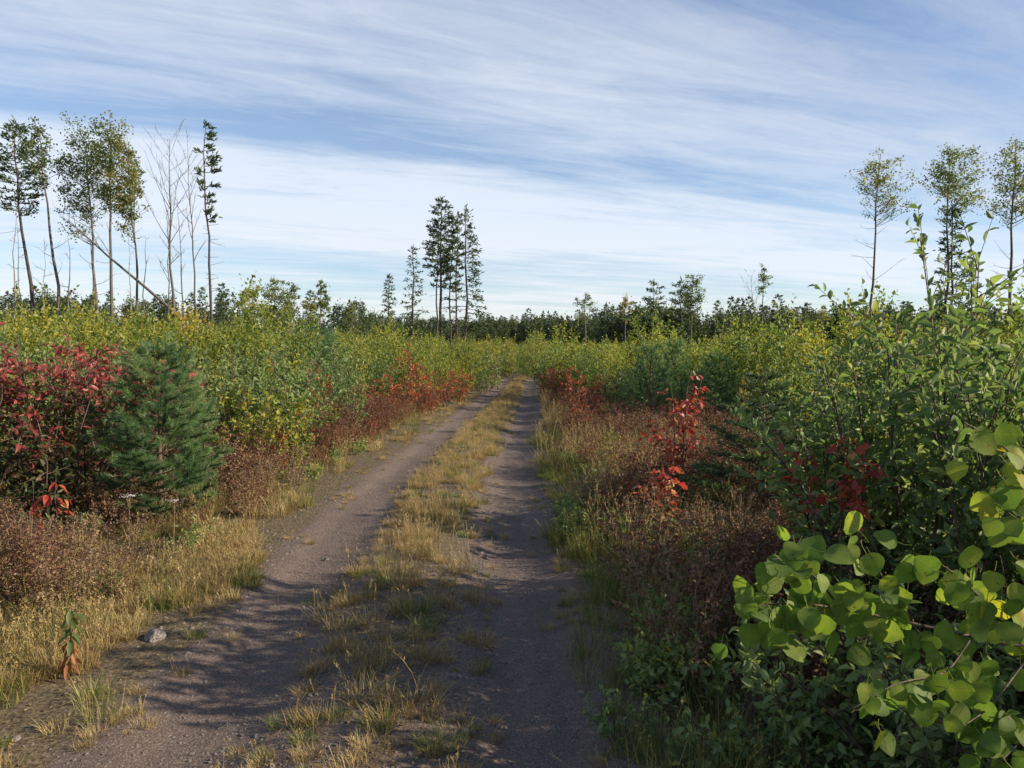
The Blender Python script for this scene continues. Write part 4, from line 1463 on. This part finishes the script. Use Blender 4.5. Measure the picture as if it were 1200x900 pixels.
tuft('green', 0, 'bright green tuft on the bank edge beside the left rut', 292, 688, 1.0)
tuft('tallgreen', 0, 'dark green tussock at the lower left track edge below the seedling', 120, 850, .55)
tuft('tallgreen', 1, 'yellow-green tussock on the bank above the grey stone', 190, 715, .7)
tuft('short', 2, 'golden tussock at the outer edge beside the little seedling', 30, 775, 1.1)
tuft('green', 1, 'small green tuft inside the right rut near its outer edge', 660, 668, .6)
tuft('green', 0, 'little tuft alone on the bare gravel of the right rut', 565, 785, .5)


# herbs along the verges (things), and their prototypes for the mass
G_HERB = 'dry herbs along the verge'
herbs = [
    ('rust', 0, 'rust-brown herb clump beside the dark verge grass, nearest the aspen branch', 800, 3.55, .78),
    ('rust', 1, 'wide reddish brown herb clump below the short orange-red maple shoot', 760, 4.9, .72),
    ('brown', 0, 'dull brown herb clump between the right rut and the red maple', 700, 6.4, .6),
    ('brown', 1, 'dark brown herb clump at the foot of the lower willow', 850, 4.6, .7),
    ('brown', 2, 'brown herb clump spreading under the shaded spruce', 870, 5.6, .62),
    ('rust', 0, 'purple-brown herb clump beside the small red sapling by the left rut', 405, 12.2, .8),
    ('brown', 1, 'dry brown herb clump below the low yellow-green shrub', 310, 7.6, .55),
    ('rust', 1, 'reddish herb clump right of the young pine foot', 285, 7.0, .5),
    ('brown', 2, 'brown seed-headed herb clump on the bank below the big dark bush', 95, 4.9, .55),
    ('brown', 0, 'withered herb clump at the left picture edge on the grassy bank', 20, 4.6, .6),
]
for sp, k, lab, px, Y, h in herbs:
    s = SP[sp][k % len(SP[sp])]
    s.place('dry_herb', lab, 'herb', gpos(px, Y), px * 1.3, h / s.H, G_HERB)


# little seedling, stones, white flowers
def seedling():
    rng = np.random.default_rng(700)
    loc = gpos(72, 3.55)
    t = thing('seedling', 'knee-high seedling with drooping green leaves above and orange ones below, on the bank', 'seedling', loc)
    g = Geo()
    p = bez(np.array([0, 0, -.02]), np.array([.01, 0, .2]), np.array([.02, 0, .36]), 6)
    tube(g, p, np.linspace(.004, .002, 6), 5)
    link('stem', g.mesh('stem', M['twig'], True), t)
    gv = leaf_variants(OVAL, .085, .03, 'aspen', [.0, .2, .4])
    ov = leaf_variants(OVAL, .085, .03, 'orange', [.3, .5, .8])
    for i in range(24):
        f = .25 + .75 * i / 23
        hi = f > .55
        o = link('leaf', (gv if hi else ov)[i % 3], t)
        a = i * 2.4
        o.matrix_local = leaf_matrix(on_trunk(p, f), (math.cos(a), math.sin(a), -1.0 if not hi else -.7), (math.cos(a), math.sin(a), 1.2), rng.uniform(.7, 1.1))


seedling()


def stone_mesh(seed, flat=.6):
    import bmesh
    rng = np.random.default_rng(seed)
    bm = bmesh.new()
    bmesh.ops.create_icosphere(bm, subdivisions=2, radius=.5)
    k = rand_dir(rng, 9)
    dd = rng.uniform(.28, .45, 9)
    for v in bm.verts:
        c = np.array(v.co)
        for n, d in zip(k, dd):
            e = c @ n - d
            if e > 0:
                c = c - n * e * .9
        c = c * np.array([1, .8, flat]) + rng.normal(0, .008, 3)
        v.co = c
    me = bpy.data.meshes.new('stone')
    bm.to_mesh(me); bm.free()
    me.materials.append(M['stone'])
    return me


SM = [stone_mesh(800 + k, .55 + .12 * (k % 3)) for k in range(4)]
stones = []
for k, px, py, s, lab in [
    (0, 181, 752, .15, 'angular pale grey stone lying on the bank edge beside the left rut'),
    (1, 545, 862, .055, 'pale flat stone at the bottom edge of the right rut'),
    (2, 532, 795, .05, 'pinkish stone beside the largest golden tuft'),
    (3, 517, 825, .045, 'round stone just below the pinkish one on the middle strip'),
    (1, 585, 858, .035, 'little pale pebble right of the flat stone in the right rut'),
    (2, 568, 852, .03, 'smallest loose pebble between the flat stone and the little pale one'),
    (0, 382, 658, .06, 'lone dark-sided stone in the left rut near tall straw clump'),
    (3, 18, 868, .05, 'grey stone among rubble at the lower left corner'),
]:
    for Y in np.linspace(2, 30, 561):
        X = P(px, py, Y)
        if X[2] <= surf(X[0], Y):
            break
    o = bpy.data.objects.new('stone', SM[k])
    col.objects.link(o)
    o.location = (X[0], Y, float(surf(X[0], Y)) + s * .06)
    o.scale = (s, s, s)
    o.rotation_euler = (0, 0, px)
    tag(o, lab, 'stone', 'loose stones on the track')
    stones.append(o)


def yarrow(px, Y, h, lab):
    rng = np.random.default_rng(int(px))
    t = thing('yarrow', lab, 'flower', gpos(px, Y), 0, 1, 'white flowers')
    g = Geo()
    p = np.array([[0, 0, 0], [.01, 0, h * .6], [.015, 0, h]])
    tube(g, p, [.003, .0025, .002], 4)
    for k in range(7):
        a = k * .9
        tube(g, np.array([p[1] * .6 + p[2] * .4, p[2] + np.array([math.cos(a) * .02, math.sin(a) * .02, 0]), p[2] + np.array([math.cos(a) * .035, math.sin(a) * .035, .02])]), .001, 3)
    link('stem', g.mesh('stem', M['drystalk'], True), t)
    f = Geo()
    n = 60
    pos = p[2] + np.stack([rng.normal(0, .03, n), rng.normal(0, .03, n), .02 + rng.normal(0, .004, n)], 1)
    leaves(f, RHOMB, pos, rand_dir(rng, n) * np.array([1, 1, .2]), np.tile([0, 0, 1.], (n, 1)), .014, .012, .5)
    link('flower_head', f.mesh('flower_head', M['white']), t, 'stuff')


yarrow(147, 6.0, .42, 'white flat-topped flower head below the young pine, higher of the pair')
yarrow(200, 6.1, .34, 'white flat-topped flower low in the grass right of the higher one')


# ---- masses
def free(X, Y, lo):
    return np.abs(X - road_x(Y)) > lo


clear = [(stones[0].location.x, stones[0].location.y, .17), (*gpos(72, 3.55)[:2], .15), (*gpos(147, 6.0)[:2], .25), (*gpos(200, 6.1)[:2], .25)]


def mass(name, protos_, n, xr, yr, scl, seed, keep=None, sink=.0, tilt=.08, spikes=0.0, power=1.0):
    rng = np.random.default_rng(seed)
    Y = yr[0] + (yr[1] - yr[0]) * rng.uniform(0, 1, n) ** power
    X = rng.uniform(xr[0], xr[1], n) if not callable(xr) else xr(Y, rng)
    ok = np.ones(n, bool) if keep is None else keep(X, Y, rng)
    for kx, ky, kr in clear:
        ok &= np.hypot(X - kx, (Y - ky + .25) / 1.8) > kr
    X, Y = X[ok], Y[ok]
    m = len(X)
    pts = np.stack([X, Y, surf(X, Y) - sink], 1)
    rot = np.stack([rng.normal(0, tilt, m), rng.normal(0, tilt, m), rng.uniform(0, 6.283, m)], 1)
    s = rng.uniform(scl[0], scl[1], m)
    if spikes:
        s = np.where(rng.uniform(0, 1, m) < spikes, s * 1.35, s)
    S = np.stack([s, s, s * rng.uniform(.8, 1.15, m)], 1)
    return scatter(name, protos_, pts, rot, S, seed)


def patch(X, Y, f=1.0, ph=0):
    return .5 + .25 * np.sin(X * 1.9 * f + ph + 1.3 * np.sin(Y * .8 * f)) + .25 * np.sin(Y * 1.4 * f + ph * 2 + 1.1 * np.sin(X * 1.3 * f))


# middle strip
def keep_strip(X, Y, rng):
    u = np.abs(X - road_x(Y))
    w = .27 + .17 * sstep(3, 7.5, Y) + .05 * np.sin(Y * 1.7)
    d = np.where(Y < 4, .45, np.where(Y < 6, .7, 1.0))
    nearp = sstep(4.2, 6.0, Y)
    return (u < (w + .16 * (1 - nearp)) * rng.uniform(.6, 1.15, len(X))) & (rng.uniform(0, 1, len(X)) < d * ((.35 + .8 * patch(X, Y, 2.2)) * nearp + .5 * (1 - nearp)))


strip_x = lambda Y, rng: road_x(Y) + rng.uniform(-.5, .5, len(Y))
mass('strip_grass', protos['short'][:5], 1800, strip_x, (2.6, 48), (.35, .95), 1, keep_strip, power=1.4)
mass('tall_strip_grass', protos['tall'], 260, strip_x, (4.5, 48), (.3, .62), 2, keep_strip, power=1.3)
mass('green_strip_grass', protos['green'], 220, strip_x, (2.6, 20), (.4, .9), 3, keep_strip)


# verges
def verge(lo, hi, f, ph, amt=.6):
    def k(X, Y, rng):
        u = np.abs(X - road_x(Y)) + .12 * np.sin(Y * 2.1 + X) * 1.0
        edge = sstep(lo, lo + .28, u)
        return (rng.uniform(0, 1, len(X)) < edge * (1 - amt + 2 * amt * (patch(X, Y, f, ph) - .25)))
    return k


left_x = lambda Y, rng: road_x(Y) - rng.uniform(.95, 5.5, len(Y))
right_x = lambda Y, rng: road_x(Y) + rng.uniform(.95, 5.0, len(Y))
mass('near_bank_grass', protos['short'][:5] + protos['green'][:1], 3000, lambda Y, rng: road_x(Y) - rng.uniform(1.0, 3.4, len(Y)), (2.3, 6.5), (.35, 1.0), 10, verge(1.05, 6, 2.6, .7, .8))
mass('bank_grass', protos['short'][:5], 2600, left_x, (2.4, 30), (.5, 1.3), 11, verge(1.1, 6, 1.9, 0, .9), power=1.2)
mass('tall_bank_grass', protos['tall'], 1300, left_x, (4.0, 34), (.4, .8), 12, verge(1.75, 6, 1.1, 1, .9), power=1.1)
mass('green_bank_grass', protos['tallgreen'] + protos['green'][:2], 420, left_x, (2.6, 26), (.4, 1.0), 13, verge(1.25, 6, 2.0, 2.1, .8), power=1.2)
mass('brown_bank_herb', [s.place('dry_herb', lab, 'herb', gpos(px, Y), 1, .75, G_HERB) and s.foliage_obj for s, lab, px, Y in [(SP['brown'][0], 'grey-brown herb clump on the bank just below the little red shrub', 345, 8.3), (SP['rust'][0], 'coppery herb clump where bank grass meets the left rut bend', 440, 14.5)]], 620, lambda Y, rng: road_x(Y) - rng.uniform(1.6, 5.5, len(Y)), (4.2, 34), (.35, .85), 14, verge(1.7, 6, 1.2, 3, .5), power=1.2)
gh = []
for k, px, Y, h, lab in [(0, 735, 3.0, .26, 'dark green leafy herb at the shaded verge beside the right rut'), (1, 840, 2.7, .3, 'leafy green herb in deep shade under the aspen branch')]:
    SP['green'][k].place('green_herb', lab, 'herb', gpos(px, Y), 1.0, h / .28, 'green herbs in the shade')
    gh.append(SP['green'][k].foliage_obj)
mass('green_verge_herb', gh, 900, right_x, (1.6, 10), (.5, 1.3), 18, verge(1.15, 5, 2.2, 1, .7), power=1.2)
mass('green_bank_herb', gh, 140, left_x, (2.4, 12), (.4, 1.0), 19, verge(1.5, 6, 2.0, 4, .9), power=1.2)
mass('verge_grass', protos['tallgreen'] + protos['green'][:2], 3600, right_x, (1.2, 14), (.35, .8), 15, verge(.9, 5, 1.5, 4, .35), power=1.1)
mass('tall_verge_grass', protos['tall'], 3400, right_x, (3.8, 30), (.45, .9), 16, verge(1.2, 5, 1.1, 5, .4), power=1.2)
mass('brown_verge_herb', [s.place('dry_herb', lab, 'herb', gpos(px, Y), 2, .75, G_HERB) and s.foliage_obj for s, lab, px, Y in [(SP['brown'][1], 'pale brown herb clump in the clearing left of the scarlet maple', 745, 7.6), (SP['rust'][1], 'russet herb clump near the low red shrub in dry grass', 665, 9.5), (SP['brown'][2], 'grey-brown herb clump behind the scarlet maple', 815, 8.8)]], 620, lambda Y, rng: road_x(Y) + rng.uniform(1.7, 5.5, len(Y)), (2.6, 26), (.4, .85), 17, verge(1.6, 5, 1.3, 6, .4), power=1.2)

rust = [SP['rust'][0].foliage_obj, SP['rust'][1].foliage_obj]
mass('russet_bank_herb', rust, 760, lambda Y, rng: road_x(Y) - rng.uniform(1.8, 4.0, len(Y)), (7.5, 27), (.5, 1.1), 26, verge(1.75, 6, 1.0, 2.2, .5))
mass('russet_verge_herb', rust, 560, lambda Y, rng: road_x(Y) + rng.uniform(1.5, 4.2, len(Y)), (2.8, 22), (.5, 1.05), 27, verge(1.45, 5, 1.2, .4, .6), power=1.3)
reds = [SP['red'][0].foliage_obj, SP['red'][1].foliage_obj]
mass('red_undergrowth', reds, 90, lambda Y, rng: road_x(Y) + rng.choice([-1, 1], len(Y)) * rng.uniform(1.9, 4.5, len(Y)), (11, 34), (.25, .8), 28, lambda X, Y, r: (r.uniform(0, 1, len(X)) < patch(X, Y, .8, 2)), sink=.08)

# thicket of saplings and willows beyond the verge
thick = []
for i, (sp, lab, px, Y, top) in enumerate([
    ('sapling', 'pale yellow-green sapling under the leaning thin aspen', 70, 21, 370),
    ('sapling', 'broad green sapling under the thickest bare birch', 198, 23, 372),
    ('sapling', 'tall sapling in the thicket directly below the broad darker far tree', 322, 20, 382),
    ('willow', 'grey-green willow in the thicket below the round-headed far aspen', 372, 17, 388),
    ('willow', 'olive willow in the thicket behind the big dark bush', 40, 12, 378),
    ('yellowgreen', 'low yellow shrub in the thicket behind the second dark young pine', 925, 15, 425),
]):
    put(sp, i, {'sapling': 'birch_sapling', 'willow': 'willow_shrub', 'yellowgreen': 'low_shrub'}[sp], lab, 'shrub', px, Y, top, 1.1, G_SH)
    s = SP[sp][i % len(SP[sp])]
    thick.append(s.foliage_obj)


def keep_thicket(X, Y, rng):
    c = X - road_x(Y)
    left = (c < -(2.9 + .8 * np.sin(Y * .5)) + 1.6 * sstep(22, 36, Y)) & (Y > 9.5)
    left |= (c < -5.2) & (Y > 5)
    right = (c > 1.7 + 3.2 * (1 - sstep(15, 22, Y))) & (Y > 12)
    right |= (X > 4.2) & (Y > 6.5)
    gap = (np.abs(c) > 1.5) & (Y < 47) | (Y >= 47)
    left |= Y >= 47
    left |= (np.abs(c) > 1.35) & (Y > 27)
    return (left | right) & gap


def fan_x(Y, rng):
    return rng.uniform(-1, 1, len(Y)) * (Y * .85 + 8)


tk = lambda i: [thick[i]] if isinstance(i, int) else [thick[j] for j in i]
mass('sapling_thicket', tk((0, 1, 2)), 8500, fan_x, (13, 130), (.5, 1.08), 21, lambda X, Y, r: keep_thicket(X, Y, r) & (Y > 13) & (r.uniform(0, 1, len(X)) < .25 + 1.1 * patch(X, Y, .45, 1.3)), spikes=.07, sink=.05, tilt=.05, power=1.5)
mass('willow_thicket', tk((3, 4)), 1500, fan_x, (5, 70), (.5, 1.1), 22, keep_thicket, sink=.05, tilt=.05, power=1.6)
mass('low_thicket', tk((5,)), 500, fan_x, (6, 40), (.8, 1.3), 23, keep_thicket, sink=.05, power=1.4)
mass('thicket_pines', [pine_mid.needle_obj], 70, fan_x, (14, 70), (.7, 1.15), 24, keep_thicket, sink=.05, power=1.3)
# unseen shrubs right of the camera, added to shade the near track and aspen
mass('unseen_roadside_willows', tk((3, 4)), 85, lambda Y, rng: rng.uniform(1.9, 7.0, len(Y)), (-5, 4.5), (.95, 1.25), 25, lambda X, Y, r: (X > np.maximum(1.9, .72 * Y + 1.0)), sink=.05)

mass('unseen_verge_willows', tk((3, 4)), 26, lambda Y, rng: rng.uniform(1.95, 3.6, len(Y)), (1.0, 3.1), (.72, .9), 29, lambda X, Y, r: X > .72 * Y + .75, sink=.05)  # second, lower row out of view, added only to darken the nearest ground

# gravel and litter
rngp = np.random.default_rng(31)


def keep_gravel(X, Y, rng):
    return np.abs(X - road_x(Y)) < 1.5


mass('gravel', stones[:5], 15000, lambda Y, rng: road_x(Y) + rng.normal(0, .8, len(Y)), (2.2, 16), (.005, .02), 32, keep_gravel, tilt=.3, power=1.7)


mass('edge_weeds', protos['short'][:5] + protos['green'][:2], 900, lambda Y, rng: road_x(Y) + rng.choice([-1.08, -.36, .36, 1.05], len(Y)) + rng.normal(0, .09, len(Y)), (2.4, 20), (.18, .55), 36, lambda X, Y, r: r.uniform(0, 1, len(X)) < patch(X, Y, 2.8, 1.1), power=1.2)
mass('rubble', stones[:5], 700, lambda Y, rng: road_x(Y) - 1.0 - np.abs(rng.normal(0, .5, len(Y))), (2.4, 8), (.012, .04), 34, lambda X, Y, r: r.uniform(0, 1, len(X)) < patch(X, Y, 2.4, .3), tilt=.4, sink=.004)
mass('strip_rubble', stones[:5], 800, lambda Y, rng: road_x(Y) + rng.normal(0, .6, len(Y)), (2.4, 9), (.012, .032), 35, tilt=.4, sink=.003)


def litter():
    """Loose dead leaves, straw and bark bits lying on the ground beside the wheel tracks."""
    rng = np.random.default_rng(33)
    n = 14000
    Y = 2.2 + 20 * rng.uniform(0, 1, n) ** 1.5
    X = road_x(Y) + rng.choice([-1, 1], n) * (1.2 + np.abs(rng.normal(0, 1.3, n)))
    k = rng.uniform(0, 1, n) < .3
    X[k] = road_x(Y[k]) + rng.normal(0, .25, k.sum())
    g = Geo()
    pos = np.stack([X, Y, surf(X, Y) + .006], 1)
    th = rng.uniform(0, 6.28, n)
    d = np.stack([np.cos(th), np.sin(th), rng.normal(0, .06, n)], 1)
    ln = np.where(rng.uniform(0, 1, n) < .5, rng.uniform(.06, .16, n), rng.uniform(.012, .03, n))
    wd = np.where(ln > .055, .0022, ln * .5)
    nn = np.tile([0, 0, 1.], (n, 1)) + rng.normal(0, .25, (n, 3))
    tt = rng.uniform(0, 1, n)
    for tm, q in ((FLAT, ln > .055), (RHOMB, ln <= .055)):
        leaves(g, tm, pos[q], d[q], nn[q], ln[q], wd[q], tt[q])
    link('leaf_litter', g.mesh('leaf_litter', M['straw']), kind='stuff')


litter()
